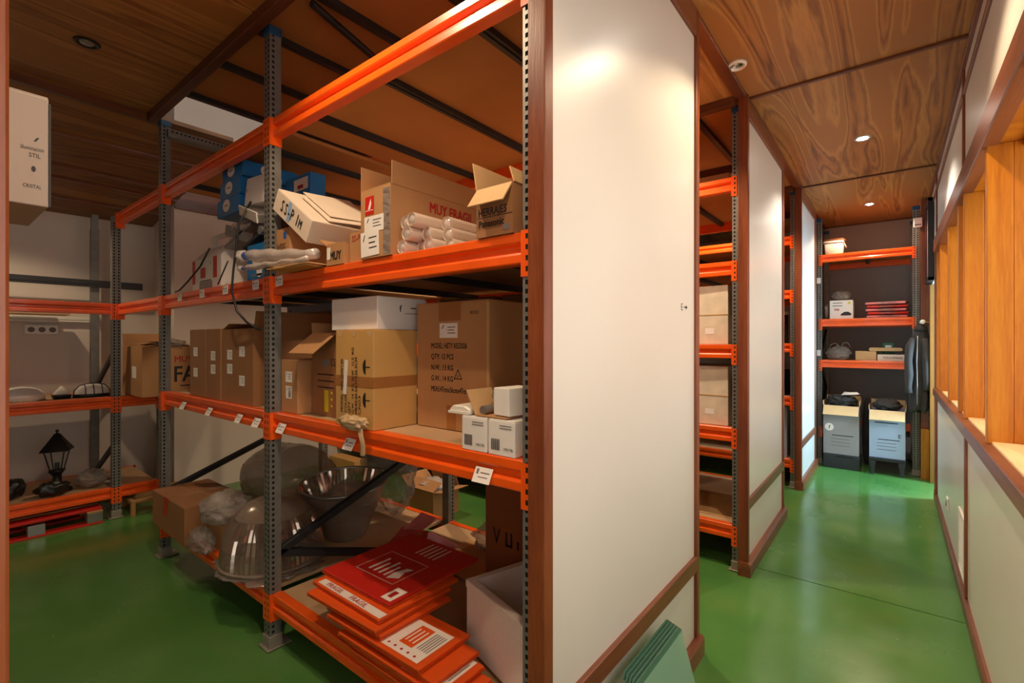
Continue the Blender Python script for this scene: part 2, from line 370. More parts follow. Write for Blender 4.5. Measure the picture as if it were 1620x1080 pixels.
# ---- end panels of the shelf rows (left side of the corridor)
ROW = [(-1.20, 0.067), (1.055, 2.37), (3.33, 4.66), (5.60, 6.80)]
XL = -0.745
for (y0, y1), nm, lb in zip(ROW, ('near', 'front', 'middle', 'back'),
        ('white end panel nearest the camera, only its brown edge post showing', 'large glossy white end panel of the first shelf row, in the middle of the picture',
         'white end panel of the second shelf row along the corridor', 'bluish lit white end panel of the third shelf row, farthest along the corridor')):
    p = struct('wall_left_'+nm, lb, 'wall')
    part('panel', B(XL-0.02, XL, y0+0.045, y1-0.035, 0.475, 2.955), 'white_panel', p)
    part('panel', B(XL-0.02, XL, y0+0.045, y1-0.035, 0.08, 0.42), 'white_panel', p)
    part('corner_post', B(XL-0.04, XL+0.018, y0, y0+0.042, 0, 3.08), 'trim_wood_z', p, 0.003)
    part('corner_post', B(XL-0.04, XL+0.014, y1-0.04, y1, 0, 3.08), 'trim_wood_z', p, 0.003)
    part('middle_rail', B(XL-0.02, XL+0.016, y0+0.042, y1-0.04, 0.41, 0.48), 'trim_wood_y', p, 0.003)
    part('top_rail', B(XL-0.02, XL+0.014, y0+0.042, y1-0.04, 2.95, 3.08), 'trim_wood_y', p, 0.003)
    part('skirting_board', MB().prism([(XL-0.04, 0), (XL+0.034, 0), (XL+0.034, 0.075), (XL+0.022, 0.09), (XL-0.04, 0.09)], 'y', y0-0.012, y1+0.012), 'trim_wood_y', p)
    if nm == 'front':
        t = text(p, 'E', 0.045, 'right', 0, 0, 'ink'); t.location = (XL+0.001, 2.15, 1.64)
        part('arrow_mark', MB().add([(XL+.001, 2.19, 1.653), (XL+.001, 2.215, 1.653), (XL+.001, 2.215, 1.645), (XL+.001, 2.235, 1.656), (XL+.001, 2.215, 1.667), (XL+.001, 2.215, 1.659), (XL+.001, 2.19, 1.659)],
             [(0, 1, 5, 6), (2, 3, 4)]), 'ink', p, fix=False)

# ---- outer walls
wl = struct('wall_left', 'plain off-white wall behind the left rack', 'wall')
part('plaster', B(-6.25, -6.1, -2.7, 1.7, 0, 4.4), 'white_wall', wl)
wp = struct('wall_partition', 'off-white partition wall behind the first row', 'wall')
part('plaster', B(-6.1, -5.5, 1.62, 8.0, 0, 4.4), 'white_wall', wp)
part('fascia_board', B(-5.5, -5.47, 1.62, 3.3, 2.80, 3.08), 'trim_wood_y', wp)
wb_ = struct('wall_back', 'plain wall behind the camera', 'wall')
part('plaster', B(-6.25, -0.70, -2.75, -2.6, 0, 4.4), 'white_wall', wb_); part('plaster', B(0.28, 1.0, -2.75, -2.6, 0, 4.4), 'white_wall', wb_)  # gap between the two pieces is an added, unseen opening that admits fill light
part('plaster', B(-0.70, 0.28, -2.75, -2.6, 2.3, 4.4), 'white_wall', wb_, label='wall above the opening added behind the camera to let fill light in')
we = struct('wall_end', 'dark grey wall at the end of the corridor', 'wall')
part('plaster', B(-5.5, 1.0, 7.95, 8.1, 0, 4.4), 'end_wall', we)

# ---- ceiling
ce = struct('ceiling', 'walnut laminate panel ceiling with dark battens', 'ceiling')
YB = [-2.6, -1.14, 1.13, 3.40, 5.70, 7.95]
for a, b in zip(YB, YB[1:]):
    part('ceiling_panel', B(-0.74, XW, a+0.014, b-0.014, 3.08, 3.11), 'walnut', ce)
for y in YB: part('ceiling_batten', B(-0.76, XW+0.03, y-0.014, y+0.014, 3.066, 3.11), 'trim_wood_x', ce, 0.003)
part('ceiling_batten', B(-0.80, -0.735, -2.6, 7.95, 3.06, 3.11), 'trim_wood_y', ce, 0.003)
for x0, y0, x1, y1 in ((-4.03, -1.9, -2.42, 1.05), (-2.40, -1.9, -0.80, 1.05), (-5.5, 2.37, -3.1, 3.32), (-3.08, 2.37, -0.80, 3.32), (-5.5, 4.66, -3.1, 5.6), (-3.08, 4.66, -0.8, 5.6), (-5.5, 6.8, -0.8, 7.95)):
    part('ceiling_panel', B(x0, x1, y0, y1, 3.08, 3.11), 'walnut', ce)
for y in (1.052, 2.365, 3.325, 4.655, 5.595, 6.795): part('ceiling_batten', B(-5.5 if y > 2 else -4.07, -0.80, y-0.02, y+0.03, 3.025, 3.11), 'trim_wood_x', ce, 0.003)
part('ceiling_batten', B(-4.08, -4.03, -1.9, 1.03, 3.03, 3.11), 'trim_wood_y', ce, 0.003)
# sloping plank ceiling over the left rack
def slope(x): return 3.08+(x+4.05)*(0.38/2.05)
for a, b in ((-4.08, -4.60), (-4.62, -5.12), (-5.14, -5.33), (-5.35, -5.72), (-5.74, -6.10)):
    za, zb = slope(a), slope(b)
    part('ceiling_plank', MB().prism([(a, za), (a, za+0.03), (b, zb+0.03), (b, zb)], 'y', -1.9, 1.6), 'plank_wood', ce)
for x in (-4.61, -5.13, -5.34, -5.73): part('ceiling_batten', B(x-0.018, x+0.018, -1.9, 1.6, slope(x)-0.012, slope(x)+0.02), 'trim_wood_y', ce)
part('roof_slab', B(-6.25, 1.0, -2.75, 8.1, 4.4, 4.5), 'white_wall', ce)

# ================================================================== RACKS
PITCH = 0.026
def slotted(mb, P, w0, w1, cols, h, z0=0.02):
    # sheet in the plane P(u, z) with columns of rectangular slots
    us = [w0]
    for a, b in cols: us += [a, b]
    us.append(w1)
    for i in range(0, len(us), 2): mb.quad(P(us[i], 0), P(us[i+1], 0), P(us[i+1], h), P(us[i], h))
    n = int((h-2*z0)/PITCH)
    for a, b in cols:
        z = 0.0
        for k in range(n):
            zz = z0+k*PITCH; mb.quad(P(a, z), P(b, z), P(b, zz), P(a, zz)); z = zz+0.014
        mb.quad(P(a, z), P(b, z), P(b, h), P(a, h))
UP = {}
def upright_mesh(h):
    if h in UP: return UP[h]
    mb = MB(); W, D = 0.03, 0.055
    slotted(mb, lambda u, z: (u, 0, z), -W, W, [(-0.021, -0.010), (0.010, 0.021)], h)
    slotted(mb, lambda u, z: (W, u, z), 0, D, [(0.010, 0.022)], h)
    slotted(mb, lambda u, z: (-W, D-u, z), 0, D, [(D-0.022, D-0.010)], h)
    mb.quad((-W, D, 0), (-W, D, h), (W, D, h), (W, D, 0)); mb.quad((-W, 0, h), (W, 0, h), (W, D, h), (-W, D, h))
    mb.box(-W+0.004, W-0.004, 0.004, D-0.004, 0.001, h-0.002, 1)  # solid dark core: shade of the hollow post put in as colour behind the slots
    UP[h] = mb.mesh('upright', ['galv', 'black_hole'], fix=False); return UP[h]
FOOT = MB().box(-0.05, 0.05, -0.02, 0.10, 0, 0.006).box(-0.036, 0.036, -0.006, 0.06, 0.006, 0.06).mesh('base_plate', 'foot_steel', 0.002, 1)
CAP = MB().box(-0.034, 0.034, -0.005, 0.06, -0.035, 0.008).mesh('end_cap', 'blue_cap', 0.003, 1)
def connector_mesh(sgn, ch):
    mb = MB()
    def X_(x): return x*sgn
    us = [-0.0295, -0.021, -0.012, -0.001]; y = -0.003
    def P(u, z): return (X_(u), y, z)
    for i in (0, 2): mb.quad(P(us[i], -ch), P(us[i+1], -ch), P(us[i+1], 0), P(us[i], 0))
    z = -ch
    for k in range(4):
        zz = -ch+0.014+k*ch/4.3; mb.quad(P(us[1], z), P(us[2], z), P(us[2], zz), P(us[1], zz)); z = zz+0.015
    mb.quad(P(us[1], z), P(us[2], z), P(us[2], 0), P(us[1], 0))
    a, b = sorted((X_(0.0005), X_(0.0045))); mb.box(a, b, -0.003, 0.056, -ch, 0)
    a, b = sorted((X_(-0.001), X_(0.0045))); mb.box(a, b, -0.0035, -0.0005, -ch, 0)
    a, b = sorted((X_(-0.0205), X_(-0.0125))); mb.box(a, b, -0.0012, -0.0006, -ch+0.01, -0.005, 1)  # dark strip painted in as shade behind the connector slots
    return mb.mesh('connector', ['orange_paint', 'black_hole'], fix=False)
CON = (connector_mesh(1, 0.133), connector_mesh(-1, 0.133))
BEAMS = {}
def beam_mesh(L):
    if L not in BEAMS:
        prof = [(0, -0.003), (0.003, 0), (0.045, 0), (0.045, -0.092), (0.003, -0.092), (0, -0.088), (0, -0.066), (0.004, -0.060), (0.017, -0.055), (0.017, -0.038), (0.004, -0.033), (0, -0.027)]
        BEAMS[L] = MB().prism(prof, 'x', 0.005, L-0.005).mesh('beam', 'orange_paint')
    return BEAMS[L]
TAG = MB().box(-0.035, 0.035, -0.0012, 0, -0.024, 0.024).box(-0.027, -0.018, -0.0016, -0.0012, 0.002, 0.018, 1).box(-0.010, 0.026, -0.0016, -0.0012, 0.005, 0.009, 1).box(-0.016, 0.022, -0.0016, -0.0012, -0.008, -0.005, 1).mesh('shelf_label', ['paper', 'ink_grey'])
def beam(root, x0, x1, z, y=0.0, rear=False, tags=(), low=False):
    L = round(x1-x0, 4)
    b = link('beam', beam_mesh(L), root, (x0, y+0.012, z)) if not rear else link('beam', beam_mesh(L), root, (x1, y-0.012, z), (0, 0, math.pi))
    link('connector', CON[0], b, (0, -0.012, 0)); link('connector', CON[1], b, (L, -0.012, 0))
    for tx in tags:
        if low: link('shelf_label', TAG, b, (tx-x0, -0.006, -0.066), (R(-28), 0, R(random.uniform(-3, 3))))
        else: link('shelf_label', TAG, b, (tx-x0, -0.002, -0.030), (0, R(random.uniform(-3, 3)), 0))
    return b
def frame(root, x, depth, h, cap=True, brace=((0.45, 0.06), (0.45, 0.88), (1.25, 0.88), (1.25, 1.65), (2.0, 1.65), (2.0, 2.42))):
    for y, rz in ((0, 0), (depth, math.pi)):
        u = link('upright', upright_mesh(h), root, (x, y, 0.004), (0, 0, rz))
        link('base_plate', FOOT, u); 
        if cap: link('end_cap', CAP, u, (0, 0, h))
    for zf, zr in brace:
        d = Vector((0, depth-0.11, zr-zf)); L = d.length; a = math.atan2(d.z, d.y)
        part('brace', MB().box(-0.012, 0.012, 0, L, -0.017, 0.017).box(-0.012, -0.009, 0, L, 0.017, 0.024), 'dark_steel', root, 0.0, loc=(x, 0.055, zf), rot=(a, 0, 0))
def deck(root, x0, x1, z, depth, mat='deck_board', bars=3, y0=0.06, y1=None, front_gap=0.0):
    y1 = depth-0.06 if y1 is None else y1
    part('shelf_board', B(x0+0.008, x1-0.008, y0, y1, z-0.02, z-0.001), mat, root, 0.0015)
    for k in range(bars):
        x = x0+(x1-x0)*(k+0.5)/bars
        part('crossbar', MB().box(x-0.02, x+0.02, 0.058, depth-0.058, z-0.045, z-0.021).box(x-0.006, x+0.006, 0.058, depth-0.058, z-0.051, z-0.045), 'dark_steel', root)
XB, XA, XC, DEP = -0.801, -2.402, -4.003, 1.25
r1 = thing('pallet_rack', 'orange and grey steel racking in the foreground, loaded with cartons', 'rack', (0, 1.095, 0))
for x in (XB, XA, XC): frame(r1, x, DEP, 3.03, brace=((0.45, 0.06), (0.45, 0.88)) if x == XA else ((0.45, 0.88),))
T3 = [-3.971, -3.647, -3.267, -2.924, -2.548]; T2 = [-3.577, -3.15, -2.743, -2.533]
bays = ((XA+0.03, XB-0.03), (XC+0.03, XA-0.03))
for bi, (x0, x1) in enumerate(bays):
    for li, z in enumerate((0.269, 1.154, 1.818, 2.59)):
        tg = (); low = False
        if li == 2: tg = [t for t in (T3 if bi else [-2.299])]
        if li == 1: tg = [t for t in (T2 if bi else [-2.274, -1.709, -0.991])]; low = True
        beam(r1, x0, x1, z, 0, False, [t for t in tg if x0+0.03 < t < x1-0.03], low)
        beam(r1, x0, x1, z, DEP, True)
        deck(r1, x0, x1, z, DEP, 'deck_brown' if li == 3 else 'deck_board', 3)
for z in (1.818, 2.59): beam(r1, -5.13, XC-0.03, z); 
part('shelf_board', B(-3.56, -0.80, 0.0, 1.25, 3.095, 3.115), 'deck_brown', r1)
for x in (-3.52, -2.99, -2.52, -2.05, -1.58, -1.1): part('crossbar', MB().box(x-0.02, x+0.02, 0.0, 1.24, 3.062, 3.093), 'dark_steel', r1)
part('brace', MB().tube((-2.09, 0.06, 3.05), (-2.30, 0.75, 3.05), 0.018, 6), 'dark_steel', r1)
link('tie_bar', upright_mesh(1.2), r1, (XC+0.03, 0.03, 2.98), (R(-90), 0, 0))

LV = (0.29, 0.93, 1.48, 2.03, 2.585)
r2 = thing('pallet_rack', 'steel racking of the second row, glimpsed through the first gap along the corridor', 'rack', (0, 3.37, 0))
for x in (XB, XA, XC): frame(r2, x, DEP, 3.03)
for x0, x1 in bays+((-5.44, XC-0.03),):
    for z in LV:
        beam(r2, x0, x1, z); beam(r2, x0, x1, z, DEP, True)
        deck(r2, x0, x1, z, DEP, 'deck_brown' if z > 2 else 'deck_board', 2)
part('shelf_board', B(-5.4, -0.80, 0.0, 1.25, 3.095, 3.115), 'deck_brown', r2)
for x in (-2.52, -2.05, -1.58, -1.1): part('crossbar', B(x-0.02, x+0.02, 0.0, 1.24, 3.062, 3.093), 'dark_steel', r2)
r3 = copy_tree(r2); r3.location = (0, 5.64, 0); r3['label'] = 'steel racking of the third row, glimpsed in the narrow far gap beside the bluish panel'

re_ = thing('pallet_rack', 'orange beamed shelving against the dark wall at the corridor end', 'rack', (0, 7.0, 0))
for x in (-0.725, 0.195): frame(re_, x, 0.9, 3.0, brace=((0.45, 0.06), (0.45, 0.88), (1.25, 0.88), (1.25, 1.65)))
for z in (0.46, 1.275, 1.775, 2.565):
    if z > 1: beam(re_, -0.695, 0.165, z); deck(re_, -0.695, 0.165, z, 0.9, 'deck_brown', 1)
    else: link('connector', CON[0], re_, (-0.695, 0, z))
    beam(re_, -0.695, 0.165, z, 0.9, True)
patch(re_, 'rack_label', 'front', 0, 0, 0.04, 0.07, 'paper', (0, 0, 0)).location = (-0.725, -0.003, 2.25)
patch(re_, 'rack_label', 'front', 0, 0, 0.04, 0.07, 'paper', (0, 0, 0)).location = (-0.725, -0.003, 1.36)

# left rack faces +X
rl = thing('pallet_rack', 'steel racking along the far left wall holding lamps and a lantern', 'rack', (-5.17, 0, 0), R(90))
# in its own frame x runs along world +Y, y runs along world -X
for x in (-0.25, 1.105):
    frame(rl, x, 0.80, 2.56, cap=False, brace=((0.62, 0.27), (1.42, 1.05)))
u_ = link('upright', upright_mesh(1.02), rl, (1.43, 0, 0.004)); link('base_plate', FOOT, u_)
part('rear_post_extension', B(1.08, 1.13, 0.75, 0.80, 2.565, 2.70), 'galv', rl)
for x0, x1, zs in ((-0.22, 1.075, (0.262, 1.03, 1.82)), (1.135, 1.40, (0.262, 1.03))):
    for z in zs:
        beam(rl, x0, x1, z)
        if z < 1.5: beam(rl, x0, x1, z, 0.80, True); deck(rl, x0, x1, z, 0.80, 'deck_board', 1)
part('rear_rail', MB().box(-0.3, 1.46, 0.700, 0.735, 2.01, 2.075).box(-0.3, 1.46, 0.695, 0.70, 2.03, 2.05), 'dark_steel', rl, label='black horizontal rail across the rear posts')

# ================================================================== CARTONS AND OTHER GOODS
Z1, Z2, Z3 = 0.27, 1.155, 1.819
def carton(name, label, o, w, d, h, mat='card', rz=0.0, flaps=None, tape=None, seam='x', group=None, cat='carton', fl=None, inner=None, tapemat='tape', rot=None):
    """near vertical edge at the origin: front face x in [-w,0], right face y in [0,d]"""
    t = thing(name, label, cat, o, R(rz), group, rot)
    th = 0.004
    if flaps is None:
        part('body', B(-w, 0, 0, d, 0, h-0.003), mat, t, 0.0025, seg=2)
        if seam == 'x':
            part('flap', B(-w+0.001, -0.001, 0.001, d/2-0.001, h-0.003, h), mat, t, 0.001); part('flap', B(-w+0.001, -0.001, d/2+0.001, d-0.001, h-0.003, h), mat, t, 0.001)
        elif seam == 'y':
            part('flap', B(-w+0.001, -w/2-0.001, 0.001, d-0.001, h-0.003, h), mat, t, 0.001); part('flap', B(-w/2+0.001, -0.001, 0.001, d-0.001, h-0.003, h), mat, t, 0.001)
    else:
        b = MB(); b.box(-w, 0, 0, th, 0, h).box(-w, 0, d-th, d, 0, h).box(-w, -w+th, th, d-th, 0, h).box(-th, 0, th, d-th, 0, h).box(-w+th, -th, th, d-th, 0, th)
        part('body', b, mat, t)
        L = fl or min(w, d)/2
        for side, ang in flaps.items():
            ln = L
            if isinstance(ang, tuple): ang, ln = ang
            c, s = math.cos(R(ang)), math.sin(R(ang))
            if side in ('front', 'back'):
                y = 0.0 if side == 'front' else d; sg = 1 if side == 'front' else -1
                M = Matrix(((1, 0, 0, -w/2), (0, sg*c, -sg*s, y), (0, s, c, h), (0, 0, 0, 1)))
                f = MB().box(-w/2+0.003, w/2-0.003, 0, ln, 0, th, 0, M)
            else:
                x = 0.0 if side == 'right' else -w; sg = -1 if side == 'right' else 1
                M = Matrix(((sg*c, 0, -sg*s, x), (0, 1, 0, d/2), (s, 0, c, h), (0, 0, 0, 1)))
                f = MB().box(0, ln, -d/2+0.003, d/2-0.003, 0, th, 0, M)
            part('flap', f, mat if inner is None else inner, t)
    if tape == 'x':
        part('tape', MB().box(-w-0.0006, 0.0006, d/2-0.024, d/2+0.024, h, h+0.0006).box(0, 0.0006, d/2-0.024, d/2+0.024, h-0.07, h), tapemat, t)
    if tape == 'y':
        part('tape', MB().box(-w/2-0.024, -w/2+0.024, -0.0006, d+0.0006, h, h+0.0006).box(-w/2-0.024, -w/2+0.024, -0.0006, 0, h-0.07, h), tapemat, t)
    if tape == 'band':
        part('tape', MB().box(-w-0.0008, 0.0008, -0.0008, d+0.0008, h*.47-0.022, h*.47+0.022), tapemat, t)
    return t
def blob(name, label, cat, c, r, mat, seed=0, crumple=0.18, freq=3.0, sub=4, parent=None, flat=None, group=None):
    bm = bmesh.new(); bmesh.ops.create_icosphere(bm, subdivisions=sub, radius=1.0)
    sd = Vector((seed*7.3, seed*3.1, seed*5.7))
    for v in bm.verts:
        n = v.co.normalized(); k = 1+crumple*(noise.noise(n*freq+sd)+0.5*abs(noise.noise(n*freq*2.3+sd))-0.5*abs(noise.noise(n*freq*4.1+sd)))
        v.co = Vector((n.x*r[0]*k, n.y*r[1]*k, n.z*r[2]*k))
        if flat is not None and v.co.z < -flat*r[2]: v.co.z = -flat*r[2]+0.02*(v.co.z+flat*r[2])
    for f in bm.faces: f.smooth = True
    me = bpy.data.meshes.new(name); bm.to_mesh(me); bm.free(); me.materials.append(MATS[mat])
    o = link(name, me, parent, c)
    if cat: tag(o, label, cat, group)
    elif label: o['label'] = label
    return o
def barcode(parent, face, u, v, bw, bh, dims):
    g = MB(); x = 0; i = 0
    while x < bw:
        t = bw*(.02+.025*((i*5) % 3)); g.add([(x, 0, 0), (x+t, 0, 0), (x+t, bh, 0), (x, bh, 0)], [(0, 1, 2, 3)]); x += t+bw*(.02+.015*((i*3) % 2)); i += 1
    o = part('barcode', g, 'ink', parent, fix=False); o.location = face_point(face, u, v, 0.001, dims[0], dims[2], dims[1]); o.rotation_euler = FACE[face]
def poly(parent, name, face, pts, mat, dims, off=0.0011):
    o = part(name, MB().add([(x, y, 0) for x, y in pts], [tuple(range(len(pts)))]), mat, parent, fix=False)
    o.location = face_point(face, 0, 0, off, dims[0], dims[2], dims[1]); o.rotation_euler = FACE[face]; return o
def ellipse(cx, cy, rx, ry, n=20): return [(cx+rx*math.cos(2*math.pi*i/n), cy+ry*math.sin(2*math.pi*i/n)) for i in range(n)]
def rect(x0, x1, y0, y1): return [(x0, y0), (x1, y0), (x1, y1), (x0, y1)]

# ------------------------------------------------------------------ first row, third level (z = 1.82)
D_ = (0.186, 0.48, 0.261)
c = carton('fragile_carton', 'tall open brown carton reading MUY FRAGIL in red on the top shelf', (-1.441, 1.10, Z3), *D_, 'card', flaps={'right': (90, 0.085), 'left': (90, 0.10), 'back': (95, 0.09), 'front': (8, 0.08)})
text(c, 'MUY FRAGIL', 0.058, 'right', 0.185, 0.192, 'ink_red', D_, bold=0.035, sx=0.78)
poly(c, 'red_emblem', 'front', rect(0.030, 0.085, 0.165, 0.235), 'red_card', D_)
poly(c, 'emblem_figure', 'front', [(0.048, 0.185), (0.062, 0.185), (0.070, 0.205), (0.066, 0.226), (0.058, 0.210)], 'ink_white', D_, 0.0016)
poly(c, 'emblem_stripe', 'front', rect(0.034, 0.081, 0.180, 0.1825), 'ink_white', D_, 0.0016)
patch(c, 'label', 'front', 0.085, 0.128, 0.12, 0.06, 'paper', D_, mark='line')
patch(c, 'label', 'front', 0.060, 0.055, 0.115, 0.095, 'paper', D_, off=0.0014, ang=2, mark='line')
part('tape', MB().box(-0.045, -0.002, -0.001, -0.0004, 0.005, 0.25), 'bag', c, label='clear packing tape strip')
tubes = [(-1.412, 1.846), (-1.358, 1.846), (-1.304, 1.846), (-1.250, 1.846), (-1.385, 1.893), (-1.331, 1.893), (-1.277, 1.893), (-1.412, 1.940), (-1.358, 1.940), (-1.304, 1.940)]
for i, (x, z) in enumerate(tubes):
    y0 = 1.125+0.05*((i*7) % 4)/3+(0.07 if i in (3, 6, 9) else 0)
    nth = ('first', 'second', 'third', 'fourth')[(i if i < 4 else i-4 if i < 7 else i-7)]; lay = 'bottom' if i < 4 else 'middle' if i < 7 else 'top'
    t = thing('plastic_tube', 'frosted tube in the %s layer of the bundle, %s from the MUY FRAGIL carton' % (lay, nth), 'tube', (x, y0, z-0.026), 0, 'bundle of frosted plastic tubes')
    part('tube_body', MB().lathe([(0.0250, 0), (0.0262, 0.004), (0.0262, 0.55), (0.0235, 0.55), (0.0235, 0.004), (0.0250, 0)], 18, M=Euler((R(-90), 0, 0)).to_matrix(), c=(0, 0, 0.026)), 'tube_plastic', t)
    part('end_cap', MB().lathe([(0, 0.006), (0.023, 0.006), (0.023, 0.014), (0, 0.014)], 16, M=Euler((R(-90), 0, 0)).to_matrix(), c=(0, 0, 0.026)), 'wrap_white', t)
D_ = (0.145, 0.30, 0.150)
c = carton('open_carton', 'open brown carton with Panasonic lettering and drooping flap at the top shelf end', (-0.871, 1.10, Z3), *D_, 'card_dark', flaps={'front': (234, 0.075), 'back': (80, 0.08), 'left': (100, 0.09), 'right': (70, 0.05)}, inner='card_light')
text(c, 'HERRAJES', 0.034, 'front', 0.008, 0.064, 'ink', D_, bold=0.02, sx=0.78); text(c, 'Panasonic', 0.030, 'front', 0.010, 0.030, 'ink', D_, bold=0.03, sx=0.86)
poly(c, 'print_frame', 'front', rect(0.003, 0.143, 0.0585, 0.0605), 'ink', D_)
poly(c, 'print_frame', 'front', rect(0.108, 0.132, 0.012, 0.030), 'ink_grey', D_)
D_ = (0.12, 0.20, 0.10)
c = carton('small_carton', 'small brown carton marked SS-P beside the red emblem carton', (-1.645, 1.13, Z3), 0.105, 0.2, 0.125, 'card', seam='y')
text(c, 'SS-P', 0.034, 'front', 0.016, 0.088, 'ink_red', (0.105, 0.2, 0.125))
c = carton('small_carton', 'small brown carton lettered MUY at the front edge of the top shelf', (-1.757, 1.105, Z3), 0.125, 0.17, 0.085, 'card', flaps={'left': (150, 0.075), 'right': (4, 0.06), 'front': (2, 0.08), 'back': (2, 0.08)})
text(c, 'MUY', 0.05, 'front', 0.025, 0.020, 'ink', (0.125, 0.17, 0.085), bold=0.035, sx=0.8)
patch(c, 'label', 'front', 0.018, 0.05, 0.026, 0.05, 'paper', (0.125, 0.17, 0.085))
D_ = (0.125, 0.30, 0.222)
c = carton('open_carton', 'brown open carton hand lettered R-P25C under the slanting white box', (-2.232, 1.12, Z3), *D_, 'card', flaps={'back': (10, 0.08)})
text(c, 'R-P25C', 0.034, 'front', 0.008, 0.128, 'ink', D_, bold=0.01, sx=0.8); poly(c, 'print_window', 'front', rect(0.07, 0.10, 0.172, 0.205), 'ink_blue', D_)
# slanting white box
D_ = (0.37, 0.42, 0.105)
c = carton('slanting_box', 'cream white long box lettered SS-P1M lying at a slant on the top shelf', (-2.035, 1.095, 1.937), *D_, 'cream_card', seam='x', cat='box', rot=(0, R(33), 0))
for k, (ch, u) in enumerate((('S', 0.075), ('S', 0.115), ('-', 0.155), ('P', 0.180), ('1', 0.235), ('M', 0.265))): text(c, ch, 0.075 if ch != 'M' else 0.06, 'front', u, 0.028, 'ink', D_, bold=0.012, sx=0.75, off=0.0022)
patch(c, 'blue_tape', 'front', 0.160, 0.055, 0.028, 0.088, 'pale_blue', D_, ang=12, label='strip of pale blue tape')
part('torn_lid', MB().box(-0.30, -0.01, 0.09, 0.30, 0.106, 0.110, 0, Matrix.Rotation(R(4), 4, 'X')).box(-0.34, -0.05, 0.11, 0.36, 0.118, 0.121, 0, Matrix.Rotation(R(3), 4, 'X')), 'cream_card', c)
# bagged tubes tied with blue
for k, (a, b, r0) in enumerate((((-2.52, 1.045, 1.925), (-1.93, 1.085, 1.872), 0.034), ((-2.52, 1.035, 1.862), (-1.90, 1.03, 1.842), 0.016))):
    t = thing('bagged_rod', ('thick plastic wrapped bundle with blue tie lying along the shelf edge', 'thin plastic wrapped rod with blue tied end lying along the shelf edge')[k], 'bundle', a)
    v = Vector(b)-Vector(a); n = 12; pts = [v*(i/n)+Vector((0, 0.003*math.sin(i*2.1), 0.004*math.sin(i*1.7))) for i in range(n+1)]
    part('wrap', MB().path(pts, [r0*(0.55+0.45*min(1, i/2.0)) if i < 2 else r0*(1.0-0.35*i/n+0.015*math.sin(i*2.7)) for i in range(n+1)], 12), 'wrap_white', t)
    part('tie', MB().tube((-0.004, 0, 0), (0.008, 0, 0), r0*0.62, 12), 'ink_blue', t, label='bright blue tie')
    blob('knot', None, None, (-0.028, -0.002, 0.0), (0.028, r0*.95, r0*.85), 'wrap_white', 3+k, 0.35, 4, 3, t)
c = thing('flat_cardboard', 'flat folded cardboard pieces sticking out under the wrapped rods', 'cardboard', (-2.2, 1.0, 1.821))
part('sheet', MB().box(0, 0.28, 0, 0.30, 0, 0.004, 0, Matrix.Rotation(R(8), 4, 'Z')), 'card_yellow', c); part('sheet', MB().box(0.04, 0.31, 0.01, 0.28, 0.005, 0.009, 0, Matrix.Rotation(R(3), 4, 'Z')), 'card_light', c)
# support carton and the blue boxes
carton('plain_carton', 'plain brown carton under the blue boxes on the top shelf', (-2.47, 1.42, Z3), 0.75, 0.45, 0.42, 'card_dark')
def blue_box(label, o, w, d, h, ovals=True, rz=0.0):
    D = (w, d, h); b = carton('blue_box', label, o, w, d, h, 'blue_card', rz, seam='x', cat='box', group='blue lamp boxes')
    if ovals:
        for f, u in (('front', w*.45), ('right', d*.42)):
            poly(b, 'oval_print', f, ellipse(u, h*.58, 0.050 if f == 'front' else 0.036, min(h*.36, 0.045)), 'ink_white', D)
            poly(b, 'oval_mark', f, rect(u-0.022, u+0.022, h*.54, h*.62), 'ink_grey', D, 0.0016)
        poly(b, 'print_line', 'front', rect(w*.2, w*.75, h*.10, h*.16), 'ink_grey', D)
    return b
ztop = 2.242
blue_box('blue lamp box at the bottom of the stack on the top shelf', (-2.915, 1.17, ztop), 0.30, 0.30, 0.100)
blue_box('blue lamp box in the middle of the stack on the top shelf', (-2.905, 1.175, ztop+0.1015), 0.28, 0.30, 0.100)
blue_box('blue lamp box on top of the stack under the upper beam', (-2.885, 1.18, ztop+0.203), 0.28, 0.32, 0.090)
b = blue_box('blue lamp box with a picture label, right of the grey post', (-2.445, 1.34, ztop), 0.27, 0.09, 0.17, False)
poly(b, 'picture_label', 'front', rect(0.10, 0.25, 0.085, 0.15), 'ink_white', (0.27, 0.3, 0.17)); poly(b, 'picture', 'front', rect(0.14, 0.20, 0.095, 0.115), 'ink_red', (0.27, 0.3, 0.17), 0.0016)
poly(b, 'small_label', 'front', rect(0.20, 0.25, 0.02, 0.06), 'ink_white', (0.27, 0.3, 0.17))
b = blue_box('blue lamp box standing on the shelf behind the hanging cable', (-2.44, 1.12, Z3), 0.24, 0.22, 0.185)
poly(b, 'oval_print', 'front', ellipse(0.14, 0.045, 0.032, 0.036), 'ink_white', (0.24, 0.22, 0.185))
# metal lamp housings
h_ = thing('lamp_housing', 'grey white metal lamp housing with tilted cover above the blue box', 'lamp part', (-2.68, 1.13, 2.150), 0)
M = Euler((R(10), R(18), R(-8))).to_matrix().to_4x4()
part('tray', MB().box(-0.15, 0.16, 0, 0.10, 0, 0.045, 0, M), 'metal_grey', h_, 0.004)
part('rim', MB().box(-0.17, 0.17, -0.008, 0, 0, 0.055, 0, M), 'plastic_white', h_, 0.003)
b = carton('white_box', 'white box leaning behind the grey post beside the blue stack', (-2.69, 1.20, 2.262), 0.18, 0.10, 0.16, 'white_card', rz=6, seam='x', cat='box'); b.rotation_euler = (R(-6), 0, R(6))
text(b, 'P', 0.03, 'front', 0.03, 0.075, 'ink', (0.20, 0.12, 0.16))
h_ = thing('lamp_housing', 'clear plastic covered lamp frame under the blue stack', 'lamp part', (-2.955, 1.17, 2.09))
